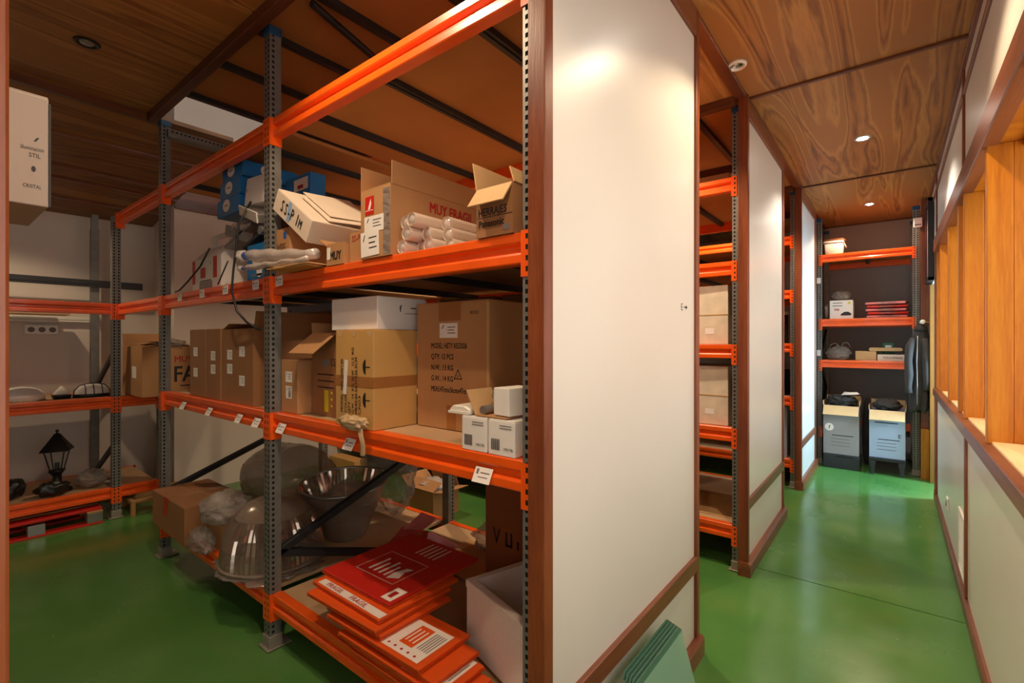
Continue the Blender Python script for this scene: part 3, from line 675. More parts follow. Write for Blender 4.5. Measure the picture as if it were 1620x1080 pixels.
part('frame', MB().box(-0.16, 0.20, 0, 0.2, 0, 0.02, 0, Euler((0, R(-14), 0)).to_matrix().to_4x4()).box(-0.16, 0.20, 0, 0.012, 0, 0.06, 0, Euler((0, R(16), 0)).to_matrix().to_4x4()), 'metal_grey', h_, 0.003)
blob('cover', None, None, (0.0, 0.1, 0.065), (0.13, 0.11, 0.055), 'bag', 5, 0.25, 4, 4, h_)
h_ = thing('lamp_bracket', 'dark folded lamp bracket above the lower blue box', 'lamp part', (-2.60, 1.13, 2.040))
part('arm', MB().box(-0.17, 0.13, 0, 0.05, 0, 0.02, 0, Euler((0, R(-14), 0)).to_matrix().to_4x4()).box(-0.02, 0.12, 0.0, 0.06, 0.025, 0.04, 0, Euler((0, R(8), 0)).to_matrix().to_4x4()), 'dark_steel', h_, 0.003)
part('hinge', MB().tube((0.06, -0.01, 0.03), (0.06, 0.08, 0.03), 0.022, 12), 'metal_grey', h_)
# white and red carry box
D_ = (0.46, 0.22, 0.24)
c = thing('carry_box', 'white and red cardboard carry box with a cut-out handle at the shelf left', 'box', (-3.13, 1.16, Z3))
part('body', B(-0.46, 0, 0, 0.22, 0, 0.20), 'white_card', c, 0.003)
part('gable', MB().prism([(0, 0.2), (0.22, 0.2), (0.135, 0.29), (0.085, 0.29)], 'x', -0.46, 0), 'white_card', c, 0.002)
part('handle_panel', MB().box(-0.42, -0.30, 0.095, 0.105, 0.285, 0.345).box(-0.14, -0.04, 0.095, 0.105, 0.285, 0.345).box(-0.42, -0.04, 0.095, 0.105, 0.345, 0.375), 'white_card', c)
for u0, u1, v0, v1, m in ((0.14, 0.22, 0.08, 0.145, 'red_card'), (0.34, 0.40, 0.07, 0.20, 'red_card'), (0.0, 0.05, 0.05, 0.20, 'red_card'), (0.12, 0.33, 0.0, 0.055, 'grey_card')): poly(c, 'print_patch', 'front', rect(u0, u1, v0, v1), m, D_)
text(c, 'T', 0.05, 'front', 0.16, 0.155, 'ink', D_); text(c, 'U', 0.035, 'front', 0.29, 0.155, 'ink', D_)
poly(c, 'print_line', 'front', rect(0.13, 0.31, 0.058, 0.064), 'ink', D_)
tag(part('cable', MB().path([(-2.66, 1.13, 2.24), (-2.70, 1.085, 2.12), (-2.71, 1.075, 1.98), (-2.73, 1.07, 1.87), (-2.73, 1.062, 1.77), (-2.70, 1.075, 1.66), (-2.64, 1.10, 1.60), (-2.56, 1.13, 1.56)], 0.006, 8), 'plastic_black', None), 'black cable hanging down over the upper beam beside the blue box', 'cable')
tag(part('cable', MB().path([(-3.22, 1.13, 2.06), (-3.34, 1.12, 1.96), (-3.48, 1.10, 1.88), (-3.60, 1.09, 1.83), (-3.70, 1.095, 1.824)], 0.005, 8), 'plastic_black', None), 'dark cord slung diagonally across the white and red carry box', 'cable')
tag(part('cable', MB().path([(-2.98, 1.14, 1.96), (-3.02, 1.13, 1.90), (-3.07, 1.12, 1.83)], 0.004, 8), 'plastic_black', None), 'short dark cord end at the right edge of the white and red carry box', 'cable')

# ------------------------------------------------------------------ first row, second level (z = 1.155)
def tall(label, o, w, d, h, marks, **k):
    c = carton('tall_carton', label, o, w, d, h, 'card_dark', seam='x', group='tall brown cartons on the middle shelf', **k)
    for u, v in marks: patch(c, 'label', 'front', u, v, 0.068, 0.056, 'paper', (w, d, h), mark='grey')
    return c
tall('leftmost tall brown carton on the middle shelf with two white labels', (-3.30, 1.135, Z2), 0.26, 0.4, 0.42, ((0.10, 0.28), (0.10, 0.15)))
tall('second tall brown carton from the left on the middle shelf with pale taped edge', (-3.075, 1.135, Z2), 0.215, 0.4, 0.42, ((0.11, 0.26), (0.11, 0.18)))
c = tall('wide open tall brown carton left of the grey post with four labels', (-2.66, 1.14, Z2), 0.405, 0.45, 0.41, ((0.11, 0.27), (0.11, 0.19), (0.27, 0.29), (0.27, 0.13)), flaps={'back': (85, 0.12), 'right': (105, 0.10), 'left': (20, 0.10), 'front': (6, 0.14)})
D_ = (0.155, 0.3, 0.258)
c = carton('labelled_carton', 'brown carton with two white stickers right of the grey post on the middle shelf', (-2.205, 1.145, Z2), *D_, 'card', seam='x')
patch(c, 'label', 'front', 0.075, 0.175, 0.062, 0.052, 'paper', D_, mark='line'); patch(c, 'label', 'front', 0.075, 0.100, 0.055, 0.060, 'paper', D_, mark='code')
D_ = (0.215, 0.35, 0.385)
c = carton('flapped_carton', 'open brown carton with a large drooping front flap on the middle shelf', (-1.965, 1.205, Z2), *D_, 'card_dark', flaps={'front': (218, 0.15), 'left': (100, 0.05), 'back': (20, 0.15)}, inner='card')
text(c, 'CE', 0.045, 'front', 0.165, 0.235, 'ink', D_, sx=0.7); poly(c, 'yellow_print', 'front', rect(0.11, 0.145, 0.02, 0.12), 'ink_yellow', D_)
patch(c, 'label', 'front', 0.12, 0.245, 0.06, 0.03, 'ink_grey', D_)
for k in range(3): poly(c, 'print_line', 'front', rect(0.05, 0.19, 0.19-0.03*k, 0.195-0.03*k), 'ink', D_)
for k in range(3): poly(c, 'print_mark', 'front', rect(0.165, 0.18, 0.045+0.03*k, 0.055+0.03*k), 'ink_yellow', D_)
D_ = (0.262, 0.215, 0.392)
c = carton('lettered_carton', 'brown carton printed MODEL NO with umbrella marks and brown tape band', (-1.566, 1.115, Z2), *D_, 'card_yellow', seam='x', tape='band')
for k, (s, u) in enumerate((('MODEL  NO: 16W120', 0.055), ('COLOUR:', 0.083), ('QTY:', 0.108), ('G.W.  14  KG  N.W.  11.5  KG', 0.132), ('MEAS:60.5X37X26.5CM', 0.156), ('C/NO.9', 0.180))):
    text(c, s, 0.024 if k != 3 else 0.022, 'front', u, 0.055, 'ink', D_, ang=90, bold=0.012, sx=0.95)
for v, fl_ in ((0.245, 1), (0.115, 1)):
    P_ = [(0.205+0.03*math.cos(R(a)) if False else 0.205, 0) for a in (0,)]
    poly(c, 'umbrella_mark', 'front', [(0.212, v-0.030)]+[(0.212-0.020*math.cos(R(a)), v+0.030*math.sin(R(a))) for a in range(-80, 81, 20)]+[(0.212, v+0.030)], 'ink', D_)
    poly(c, 'umbrella_shaft', 'front', rect(0.212, 0.240, v-0.002, v+0.002), 'ink', D_)
patch(c, 'label', 'front', 0.075, 0.20, 0.024, 0.14, 'paper', D_, off=0.002, ang=-5, label='torn white paper strip')
for u in (0.03, 0.13, 0.235): poly(c, 'torn_tape', 'front', [(u-0.02, 0.388), (u+0.02, 0.388), (u+0.008, 0.362), (u-0.012, 0.370)], 'card_light', D_)
D_ = (0.33, 0.26, 0.135)
c = carton('white_box', 'white box lying on the brown MODEL NO carton', (-1.62, 1.17, 1.549), *D_, 'white_card', seam='x', cat='box')
text(c, 'f', 0.04, 'right', 0.11, 0.075, 'ink', D_, bold=0.02); poly(c, 'print_line', 'right', rect(0.17, 0.20, 0.09, 0.096), 'ink_grey', D_); poly(c, 'print_line', 'right', rect(0.14, 0.215, 0.068, 0.071), 'ink_grey', D_)
D_ = (0.391, 0.42, 0.50)
c = carton('large_carton', 'largest brown carton on the middle shelf, printed CTN with a triangle mark', (-1.155, 1.315, Z2), *D_, 'card', seam='x')
for k, s in enumerate(('MODEL: HSTY RES2026', 'QTY: 12 PCS', 'N.W.: 13 KG', 'G.W.: 14 KG', 'MEAS:47cmx36cmx47cm')):
    text(c, s, 0.030, 'front', 0.085, 0.318-0.043*k, 'ink', D_, bold=0.016, sx=0.66 if k in (0, 4) else 0.78)
g = MB()
for i in range(3):
    a = R(90+120*i); b_ = R(90+120*(i+1)); ra, rb = 0.027, 0.020
    g.add([(ra*math.cos(a), ra*math.sin(a), 0), (rb*math.cos(a), rb*math.sin(a), 0), (rb*math.cos(b_), rb*math.sin(b_), 0), (ra*math.cos(b_), ra*math.sin(b_), 0)], [(0, 1, 2, 3)])
o = part('triangle_mark', g, 'ink', c, fix=False); o.location = (-0.391+0.237, -0.0012, 0.213); o.rotation_euler = FACE['front']
text(c, '20', 0.016, 'front', 0.228, 0.206, 'ink', D_)
patch(c, 'label', 'front', 0.185, 0.388, 0.10, 0.058, 'paper', D_, mark='line'); patch(c, 'clear_tape', 'front', 0.19, 0.462, 0.12, 0.072, 'tape', D_); patch(c, 'tape_end', 'front', 0.20, 0.05, 0.05, 0.09, 'tape', D_, label='strip of brown tape at the foot')
text(c, '80202', 0.018, 'front', 0.30, 0.448, 'ink', D_)
part('battered_edge', MB().box(-0.006, 0.0012, -0.0012, 0.006, 0.15, 0.49), 'card_light', c)
D_ = (0.105, 0.20, 0.108)
for k, (lb, x) in enumerate((('left of the two small white bar-coded boxes at the shelf front', -0.985), ('right of the two small white bar-coded boxes, next to the post', -0.872))):
    c = carton('barcoded_box', lb, (x, 1.112, Z2), *D_, 'white_card', seam='x', cat='box', group='small white bar-coded boxes')
    barcode(c, 'front', 0.012, 0.016, 0.034, 0.034, D_)
    text(c, '190178', 0.012, 'front', 0.060, 0.018, 'ink', D_, bold=0.01)
    for j in range(2): poly(c, 'print_line', 'front', rect(0.045, 0.092, 0.090-0.008*j, 0.093-0.008*j), 'ink_grey', D_)
D_ = (0.068, 0.11, 0.088)
carton('white_box', 'small plain white box on top of the bar-coded boxes', (-0.905, 1.125, Z2+0.1175), *D_, 'white_card', rz=-6, seam='none', cat='box')
c = thing('torn_carton', 'torn open brown carton with raised flaps on the bar-coded boxes', 'carton', (-0.985, 1.12, Z2+0.1105))
part('base', B(-0.055, 0.075, 0, 0.12, 0, 0.004), 'card', c); part('flap', MB().box(-0.002, 0.002, 0.0, 0.12, 0, 0.085, 0, Matrix.Translation((-0.053, 0, 0.003)) @ Matrix.Rotation(R(-28), 4, 'Y')), 'card_light', c)
part('flap', B(-0.055, 0.0, 0.12, 0.124, 0.002, 0.075), 'card_red', c); part('tube_roll', MB().tube((-0.03, 0.01, 0.018), (-0.03, 0.11, 0.018), 0.014, 12), 'metal_grey', c)
blob('crumpled_film', None, None, (-0.022, 0.09, 0.060), (0.028, 0.025, 0.028), 'bubble', 2, 0.4, 4, 3, c)
c = thing('white_tray', 'small white rounded tray lying on the left bar-coded box', 'tray', (-1.035, 1.12, Z2+0.110))
part('shell', MB().prism([(-0.045, 0.0), (0.045, 0.0), (0.045, 0.016), (0.02, 0.026), (-0.03, 0.026), (-0.048, 0.012)], 'y', 0, 0.10), 'plastic_white', c, 0.003); c.location.x = -1.108; part('lip', B(-0.05, 0.045, -0.004, 0.0, 0, 0.008), 'plastic_white', c)
# crumpled paper hanging over the beam
c = thing('crumpled_paper', 'crumpled kraft paper hanging over the middle beam in front of the MODEL NO carton', 'paper', (-1.66, 1.085, Z2))
blob('wad', None, None, (0, 0, 0.028), (0.085, 0.026, 0.028), 'kraft', 4, 0.40, 3, 4, c)
pts = [(0.045, 0.0, 0.02), (0.075, -0.018, -0.01), (0.085, -0.014, -0.05), (0.08, -0.012, -0.09)]
g = MB()
for i, p in enumerate(pts): g.v += [(p[0]-0.018, p[1]+0.004, p[2]), (p[0], p[1]-0.004, p[2]), (p[0]+0.016, p[1]+0.003, p[2]+0.004)]
for i in range(3):
    for k in range(2): g.f.append((i*3+k, i*3+k+1, i*3+k+4, i*3+k+3)); g.m.append(0); g.smooth.append(True)
part('hanging_strip', g, 'kraft', c, fix=False)
# grey projector box behind
D_ = (0.80, 0.2, 0.595)
c = carton('projector_box', 'grey printed floodlight box standing behind the cartons right of the grey post', (-2.62, 1.70, Z2), *D_, 'grey_card', seam='x', cat='box')
text(c, 'fmp', 0.09, 'front', 0.03, 0.50, 'ink', D_, bold=0.02); text(c, 'PROYECTOR', 0.05, 'front', 0.37, 0.505, 'ink_grey', D_, sx=0.8); text(c, '150', 0.08, 'front', 0.02, 0.23, 'ink', D_)
for a in (rect(0.31, 0.62, 0.44, 0.455), rect(0.31, 0.325, 0.25, 0.44), rect(0.605, 0.62, 0.25, 0.44), rect(0.31, 0.62, 0.25, 0.262)): poly(c, 'picture_frame_print', 'front', a, 'ink', D_)
c = carton('yellow_box', 'yellow printed box peeking out behind the white box', (-2.05, 2.02, Z2), 0.14, 0.15, 0.605, 'ink_yellow', seam='x', cat='box')
for k, (x, w_, m) in enumerate(((-1.62, 0.40, 'card_dark'), (-1.20, 0.36, 'card_dark'))): carton('rear_carton', ('dim brown carton at the back of the middle shelf behind the white box', 'dim brown carton at the back of the middle shelf behind the largest carton')[k], (x, 1.88, Z2), w_, 0.3, 0.58, m)
# carton on the left rack reading MUY FRAGIL
D_ = (0.58, 0.37, 0.416)
c = carton('fragile_carton', 'brown carton reading MUY FRA at the corner of the left rack', (-4.86, 1.205, 1.037), *D_, 'card', flaps={'front': (8, 0.18), 'back': (15, 0.18), 'left': (100, 0.12), 'right': (4, 0.2)})
text(c, 'MUY', 0.075, 'right', 0.225, 0.285, 'ink_red', D_, bold=0.01, sx=0.9); text(c, 'F', 0.19, 'right', 0.215, 0.115, 'ink', D_, bold=0.02, sx=0.8); text(c, 'A', 0.19, 'right', 0.285, 0.115, 'ink', D_, bold=0.02, sx=0.8); poly(c, 'print_line', 'right', rect(0.27, 0.36, 0.075, 0.085), 'ink', D_)
patch(c, 'label', 'front', 0.36, 0.20, 0.12, 0.10, 'paper', D_)
blob('crumpled_film', None, None, (-0.10, 0.25, 0.43), (0.11, 0.09, 0.05), 'bag', 6, 0.4, 4, 4, c)
patch(c, 'packing_sheet', 'top', 0.3, 0.12, 0.36, 0.2, 'paper', D_, off=0.03)

# ------------------------------------------------------------------ first row, bottom level (z = 0.27)
D_ = (0.60, 0.34, 0.225)
c = carton('taped_carton', 'brown carton with red tape sticking out over the bottom shelf front', (-3.34, 1.035, Z1), *D_, 'card_dark', seam='x', tape='y')
patch(c, 'red_tape', 'front', 0.27, 0.17, 0.05, 0.11, 'red_card', D_, off=0.0016); text(c, '1', 0.06, 'front', 0.20, 0.11, 'ink', D_)
c = carton('small_carton', 'small brown carton under the bubble wrapped bundle on the bottom shelf', (-3.045, 1.14, Z1), 0.28, 0.24, 0.16, 'card')
blob('bubble_bundle', 'bundle in shiny bubble wrap on the bottom shelf beside the taped carton', 'bundle', (-3.09, 1.17, 0.522), (0.145, 0.13, 0.092), 'bubble', 8, 0.22, 3, 5, flat=0.95)
blob('plastic_bag', 'small crumpled clear bag low between the carton and the ribbed dome', 'bag', (-3.17, 1.07, 0.336), (0.12, 0.055, 0.07), 'bag', 9, 0.35, 4, 4, flat=0.9)
# ribbed prismatic dome
def dome_prof(r, h, n=14, p=0.75):
    return [(r*math.cos(a)**p if a < math.pi/2-1e-6 else 0.0, h*math.sin(a)) for a in [math.pi/2*i/n*0.93 for i in range(n+1)]]
t = thing('ribbed_reflector', 'ribbed clear plastic lamp dome standing mouth down on the bottom shelf', 'lamp shade', (-2.722, 1.275, Z1+0.035))
pr = dome_prof(0.255, 0.33)
part('ribbed_shell', MB().lathe(pr[:9], 112, rib=0.035), 'acrylic', t); part('smooth_crown', MB().lathe(pr[8:], 48), 'frosted', t)
part('rim', MB().lathe([(0.255, 0.0), (0.272, -0.004), (0.272, 0.010), (0.257, 0.012), (0.255, 0.0)], 64), 'frosted', t)
part('neck_clip', MB().box(-0.045, 0.045, -0.015, 0.015, 0.325, 0.340).box(-0.03, 0.03, -0.006, 0.006, 0.34, 0.352), 'metal_grey', t, 0.003)
blob('wrapping', 'crumpled clear plastic wrap bunched under the ribbed dome', 'plastic wrap', (-2.722, 1.26, Z1+0.018), (0.285, 0.26, 0.014), 'bag', 11, 0.22, 4, 5)
t = thing('ribbed_reflector', 'ribbed clear plastic lamp bowl standing mouth up behind the grey post', 'lamp shade', (-2.735, 1.74, Z1+0.012), rot=(R(4), R(3), 0))
prb = [(0.13, 0.0), (0.15, 0.05), (0.19, 0.15), (0.235, 0.26), (0.265, 0.335)]
part('ribbed_shell', MB().lathe([(0.255, 0.334), (0.225, 0.262), (0.182, 0.152), (0.142, 0.055)], 112, rib=0.035), 'acrylic', t); part('outer_skin', MB().lathe(prb, 48), 'frosted', t); part('rim', MB().lathe([(0.255, 0.334), (0.268, 0.330), (0.270, 0.342), (0.256, 0.344), (0.255, 0.334)], 64), 'metal_grey', t)
part('base_disc', MB().lathe([(0, 0.004), (0.13, 0.004), (0.13, 0.0), (0, 0)], 32), 'frosted', t)
blob('inner_film', None, None, (0.06, 0.02, 0.26), (0.16, 0.14, 0.07), 'bag', 12, 0.3, 4, 4, t)
blob('plastic_bag', 'big grey translucent bag over a lamp dome at the back of the bottom shelf', 'bag', (-3.46, 1.74, 0.51), (0.43, 0.29, 0.24), 'frosted', 13, 0.10, 2, 5, flat=0.95)
blob('plastic_bag', 'clear crumpled bag behind the grey post on the bottom shelf', 'bag', (-2.86, 2.16, 0.545), (0.26, 0.10, 0.28), 'bag', 14, 0.25, 3, 5, flat=0.95)
# orange folded boxes : right x, front y, z, width, depth, turn, kind
SH = [(-1.06, 1.09, 0.2720, 0.62, 0.19, 0.5, 0), (-1.11, 1.085, 0.2955, 0.60, 0.20, -0.5, 1), (-1.15, 1.08, 0.3190, 0.60, 0.215, 0.5, 2), (-1.20, 1.09, 0.3425, 0.62, 0.225, -1.0, 0),
      (-1.265, 1.08, 0.3660, 0.56, 0.26, 1.0, 3), (-1.49, 1.09, 0.3895, 0.46, 0.36, -1.0, 0), (-1.50, 1.075, 0.4130, 0.47, 0.40, 1.5, 0), (-1.515, 1.10, 0.4365, 0.48, 0.42, -0.5, 4), (-1.535, 1.165, 0.4600, 0.48, 0.52, 0.5, 6)]
for i, (x, y, z, w_, d_, rz, kind) in enumerate(SH):
    lb = ['orange folded box at the very bottom of the orange stack', 'second orange folded box from the bottom of the stack', 'third orange folded box from the bottom with small white print', 'fourth orange folded box from the bottom of the stack',
          'orange folded box with a large white printed label in the stack', 'plain orange folded box just above the one with the large white label', 'orange folded box two below the top of the stack', 'orange folded box with red and white tape lettering just under the top', 'red orange folded box on top of the stack with white outline print'][i]
    t = thing('folded_box', lb, 'folded box', (x, y, z), R(rz), 'orange folded boxes on the bottom shelf')
    part('sheet', B(-w_, 0, 0, d_, 0.0, 0.006), 'orange_card', t, 0.001); part('sheet', B(-w_+0.004, -0.006, 0.004, d_, 0.0065, 0.010), 'card_dark', t); part('sheet', B(-w_+0.01, 0.004, -0.003, d_-0.01, 0.0105, 0.0205), 'red_card' if kind in (5, 6) else 'orange_card', t, 0.0015)
    D = (w_-0.01, d_, 0.0205)
    if kind in (3, 2):
        W = w_-0.01
        poly(t, 'white_label', 'top', rect(W-0.225, W-0.025, 0.015, 0.20), 'ink_white', D); poly(t, 'orange_square', 'top', rect(W-0.175, W-0.105, 0.06, 0.18), 'orange_card', D, 0.0016)
        for k in range(5): poly(t, 'print_line', 'top', rect(W-0.090+0.012*k, W-0.085+0.012*k, 0.07, 0.175), 'ink_grey', D, 0.0016)
        for k in range(5): poly(t, 'print_icon', 'top', ellipse(W-0.20+0.035*k, 0.035, 0.006, 0.006, 8), 'ink_red', D, 0.0016)
        for k in range(3): poly(t, 'print_line', 'top', rect(W-0.165+0.02*k, W-0.158+0.02*k, 0.08, 0.16), 'ink_white', D, 0.002)
    if kind == 6:
        for a in (rect(0.10, 0.36, 0.10, 0.103), rect(0.10, 0.36, 0.30, 0.303), rect(0.10, 0.103, 0.10, 0.30), rect(0.357, 0.36, 0.10, 0.30)): poly(t, 'outline_print', 'top', a, 'ink_white', D)
        for k in range(4): poly(t, 'print_line', 'top', rect(0.15+0.035*k, 0.165+0.035*k, 0.13, 0.25-0.03*(k % 2)), 'ink_white', D)
        poly(t, 'figure_print', 'top', [(0.29, 0.12), (0.34, 0.15), (0.32, 0.2), (0.335, 0.24), (0.30, 0.23), (0.28, 0.17)], 'ink_white', D)
        poly(t, 'white_label', 'top', rect(0.40, 0.46, 0.01, 0.10), 'ink_white', D); poly(t, 'red_print', 'top', rect(0.415, 0.44, 0.03, 0.075), 'ink_red', D, 0.0016)
        for k in range(5): poly(t, 'print_line', 'top', rect(0.20+0.03*k, 0.21+0.03*k, 0.36, 0.48), 'ink_white', D)
    if kind == 4: patch(t, 'printed_tape', 'top', 0.25, 0.022, 0.44, 0.036, 'ink_white', D); [text(t, 'FRAGIL', 0.035, 'top', u_, 0.010, 'ink_red', (w_-0.01, d_, 0.0225)) for u_ in (0.08, 0.25)]
    if kind in (1,): text(t, 'FRAGIL', 0.04, 'top', 0.33, 0.06, 'ink_white', D)
# foam box
t = thing('foam_box', 'open white polystyrene box lying on the orange folded boxes', 'box', (-1.386, 1.345, 0.3435), R(-17))
w_, d_, h_, th = 0.42, 0.30, 0.262, 0.028
g = MB().box(0, w_, 0, th, 0, h_).box(0, w_, d_-th, d_, 0, h_).box(0, th, th, d_-th, 0, h_).box(w_-th, w_, th, d_-th, 0, h_).box(th, w_-th, th, d_-th, 0, 0.05)
part('shell', g, 'foam', t); part('inner_rib', MB().tube((0.16, d_-th, 0.05), (0.16, d_-th, 0.20), 0.022, 12).tube((0.30, d_-th, 0.05), (0.30, d_-th, 0.20), 0.022, 12), 'foam', t)
part('rim_step', MB().box(-0.003, w_+0.003, -0.003, 0.0, h_-0.03, h_-0.002).box(-0.003, 0, 0, d_, h_-0.03, h_-0.002), 'foam', t)
t.location = (-1.33, 1.385, 0.294)
D_ = (0.50, 0.35, 0.60)
c = carton('fragile_carton', 'tall dark brown carton with upside-down arrow marks behind the foam box', (-1.10, 1.80, Z1), *D_, 'card_red', seam='x')
text(c, 'V', 0.11, 'front', 0.05, 0.24, 'ink', D_, bold=0.01, sx=0.7)
for u in (0.13, 0.16, 0.20, 0.24): poly(c, 'print_bar', 'front', rect(u, u+0.012, 0.24, 0.31-0.03*(u > 0.17)), 'ink', D_)
poly(c, 'print_bar', 'front', rect(0.13, 0.172, 0.24, 0.252), 'ink', D_)
for u in (0.34, 0.39): poly(c, 'arrow_mark', 'front', [(u-0.006, 0.20), (u+0.006, 0.20), (u+0.006, 0.28), (u+0.016, 0.28), (u, 0.31), (u-0.016, 0.28), (u-0.006, 0.28)], 'ink', D_)
# red folded film, green strip, flat cartons
t = thing('red_wrapper', 'folded translucent red plastic on the bottom shelf behind the orange boxes', 'wrapper', (-2.29, 1.80, Z1+0.001))
part('sheet', MB().add([(-0.08, -0.04, 0), (0.22, -0.02, 0), (0.26, 0.26, 0.005), (-0.05, 0.30, 0.005), (-0.02, 0.05, 0.12), (0.18, 0.08, 0.13)], [(0, 1, 5, 4), (1, 2, 5), (2, 3, 4, 5), (3, 0, 4)]), 'red_film', t); part('fold', MB().add([(0.02, 0.02, 0.12), (0.16, 0.05, 0.14), (0.20, 0.14, 0.19), (0.06, 0.13, 0.20)], [(0, 1, 2, 3)]), 'pink_fabric', t)
blob('plastic_bag', 'small clear bag lying beside the red plastic on the bottom shelf', 'bag', (-1.84, 2.13, 0.355), (0.11, 0.10, 0.07), 'bag', 17, 0.35, 4, 4, flat=0.9)
tag(part('green_strap', B(-2.02, -1.74, 1.70, 1.715, Z1+0.012, Z1+0.016), 'ink_yellow', None), 'bright yellow green strap on the bottom shelf behind the orange boxes', 'strap')
MATS['ink_yellow']
for k, (x, y, m) in enumerate(((-1.74, 1.83, 'card_light'), (-1.72, 1.80, 'card'))):
    tag(part('flat_carton', MB().box(0, 0.36, 0, 0.34, 0, 0.006).box(0.01, 0.35, 0.17, 0.172, 0.006, 0.008), m, None, 0.001, loc=(x-0.28, y, Z1+0.001+0.0095*k), rot=(0, 0, R(8-14*k))), ('lower flattened brown carton behind the orange stack', 'upper flattened brown carton behind the orange stack')[k], 'flat carton')
bpy.data.objects['green_strap'].location.z = 0.02

# ------------------------------------------------------------------ second aisle floor
c = carton('open_carton', 'small open brown carton with crumpled paper on the floor of the second aisle', (-3.02, 2.74, 0.0), 0.33, 0.30, 0.23, 'card', flaps={'front': (30, 0.12), 'right': (170, 0.12), 'left': (140, 0.12), 'back': (70, 0.14)})
blob('paper_filling', None, None, (-0.17, 0.15, 0.22), (0.15, 0.13, 0.07), 'wrap_white', 19, 0.35, 4, 4, c)
c = carton('floor_carton', 'long light brown carton on the floor at the foot of the second row', (-4.80, 3.16, 0.0), 0.52, 0.16, 0.13, 'card_yellow', seam='x')

# ================================================================== LEFT RACK GOODS
t = thing('round_lamp', 'white round ceiling lamp lying on the left rack shelf', 'lamp', (-5.40, 0.56, 1.031))
part('base_ring', MB().lathe([(0, 0), (0.135, 0), (0.138, 0.045), (0.128, 0.055)], 40), 'plastic_white', t); part('diffuser', MB().lathe([(0.128, 0.055), (0.105, 0.085), (0.06, 0.105), (0.0, 0.112)], 40), 'white_card', t)
t = thing('wall_lamp', 'small black lamp with a white cone diffuser on the left rack', 'lamp', (-5.38, 0.79, 1.031))
part('base_tray', MB().lathe([(0, 0), (0.07, 0), (0.082, 0.028), (0.074, 0.034), (0.0, 0.034)], 4), 'plastic_black', t, 0.003, rot=(0, 0, R(45))); part('diffuser', MB().lathe([(0.068, 0.034), (0.012, 0.098), (0.0, 0.102)], 4), 'plastic_white', t, rot=(0, 0, R(45)))
t = thing('bulkhead_lamp', 'oval bulkhead lamp with black cage beside the post on the left rack', 'lamp', (-5.38, 0.985, 1.031))
SM = Matrix.Diagonal((0.62, 1.0, 1.0))
part('base_ring', MB().lathe([(0, 0), (0.128, 0), (0.128, 0.02), (0.118, 0.026), (0, 0.026)], 36, M=SM), 'plastic_black', t)
part('glass_dome', MB().lathe([(0.112, 0.026), (0.105, 0.06), (0.082, 0.088), (0.045, 0.104), (0, 0.108)], 32, M=SM), 'plastic_white', t)
for k in (-0.055, 0.0, 0.055): part('cage_bar', MB().path([(-0.074, k, 0.02), (-0.07, k, 0.06), (-0.045, k, 0.10), (0, k, 0.115-abs(k)*0.2), (0.045, k, 0.10), (0.07, k, 0.06), (0.074, k, 0.02)], 0.0035, 6), 'plastic_black', t)
part('cage_bar', MB().path([(0.0, -0.122, 0.02), (0, -0.115, 0.06), (0, -0.08, 0.10), (0, 0, 0.116), (0, 0.08, 0.10), (0, 0.115, 0.06), (0, 0.122, 0.02)], 0.0035, 6), 'plastic_black', t)
t = thing('street_lantern', 'black four sided lantern with a peaked roof standing on the left rack', 'lantern', (-5.42, 0.77, 0.264))
part('roof', MB().lathe([(0.122, 0.335), (0.118, 0.345), (0.075, 0.40), (0.035, 0.455), (0.02, 0.475), (0.0, 0.478)], 4), 'plastic_black', t, rot=(0, 0, R(20)))
part('finial', MB().lathe([(0, 0.475), (0.008, 0.478), (0.006, 0.488), (0.014, 0.494), (0.010, 0.504), (0.0, 0.51)], 10), 'plastic_black', t)
for k in range(4):
    a = R(20+90*k); part('corner_bar', MB().tube((0.048*math.cos(a), 0.048*math.sin(a), 0.175), (0.092*math.cos(a), 0.092*math.sin(a), 0.345), 0.005, 6), 'plastic_black', t)
    b2 = R(110+90*k)
    part('glass_pane', MB().add([(0.046*math.cos(a), 0.046*math.sin(a), 0.178), (0.046*math.cos(b2), 0.046*math.sin(b2), 0.178), (0.088*math.cos(b2), 0.088*math.sin(b2), 0.335), (0.088*math.cos(a), 0.088*math.sin(a), 0.335)], [(0, 1, 2, 3)]), 'window_glass', t)
part('holder', MB().lathe([(0, 0.13), (0.03, 0.13), (0.06, 0.165), (0.058, 0.18), (0, 0.182)], 4), 'plastic_black', t, rot=(0, 0, R(20))); part('bulb_socket', MB().tube((0, 0, 0.18), (0, 0, 0.235), 0.016, 10), 'plastic_black', t)
part('bracket_foot', MB().lathe([(0, 0.0), (0.10, 0.0), (0.095, 0.02), (0.05, 0.035), (0.03, 0.08), (0.028, 0.13), (0, 0.13)], 20), 'plastic_black', t)
blob('iron_scroll', 'black wrought lamp bracket heap lying in front of the lantern', 'lamp part', (-5.26, 0.72, 0.325), (0.055, 0.10, 0.06), 'plastic_black', 21, 0.28, 2.2, 4, flat=0.95)
blob('iron_scroll', 'black lamp bracket lying at the left end of the lower shelf', 'lamp part', (-5.42, 0.50, 0.345), (0.09, 0.085, 0.08), 'plastic_black', 22, 0.25, 2, 4, flat=0.95)
blob('plastic_bag', 'shiny clear bag with a bulky item beside the lantern', 'bag', (-5.36, 0.985, 0.340), (0.11, 0.10, 0.072), 'bubble', 23, 0.3, 3, 5, flat=0.92)
t = thing('tube_batten', 'white fluorescent batten lamp on the wall behind the left rack', 'lamp', (-6.06, 0.15, 1.70))
part('housing', B(-0.035, 0.02, 0, 1.02, 0, 0.03), 'plastic_white', t, 0.004); part('tube', MB().tube((0.005, 0.03, -0.012), (0.005, 0.99, -0.012), 0.012, 12), 'plastic_white', t)
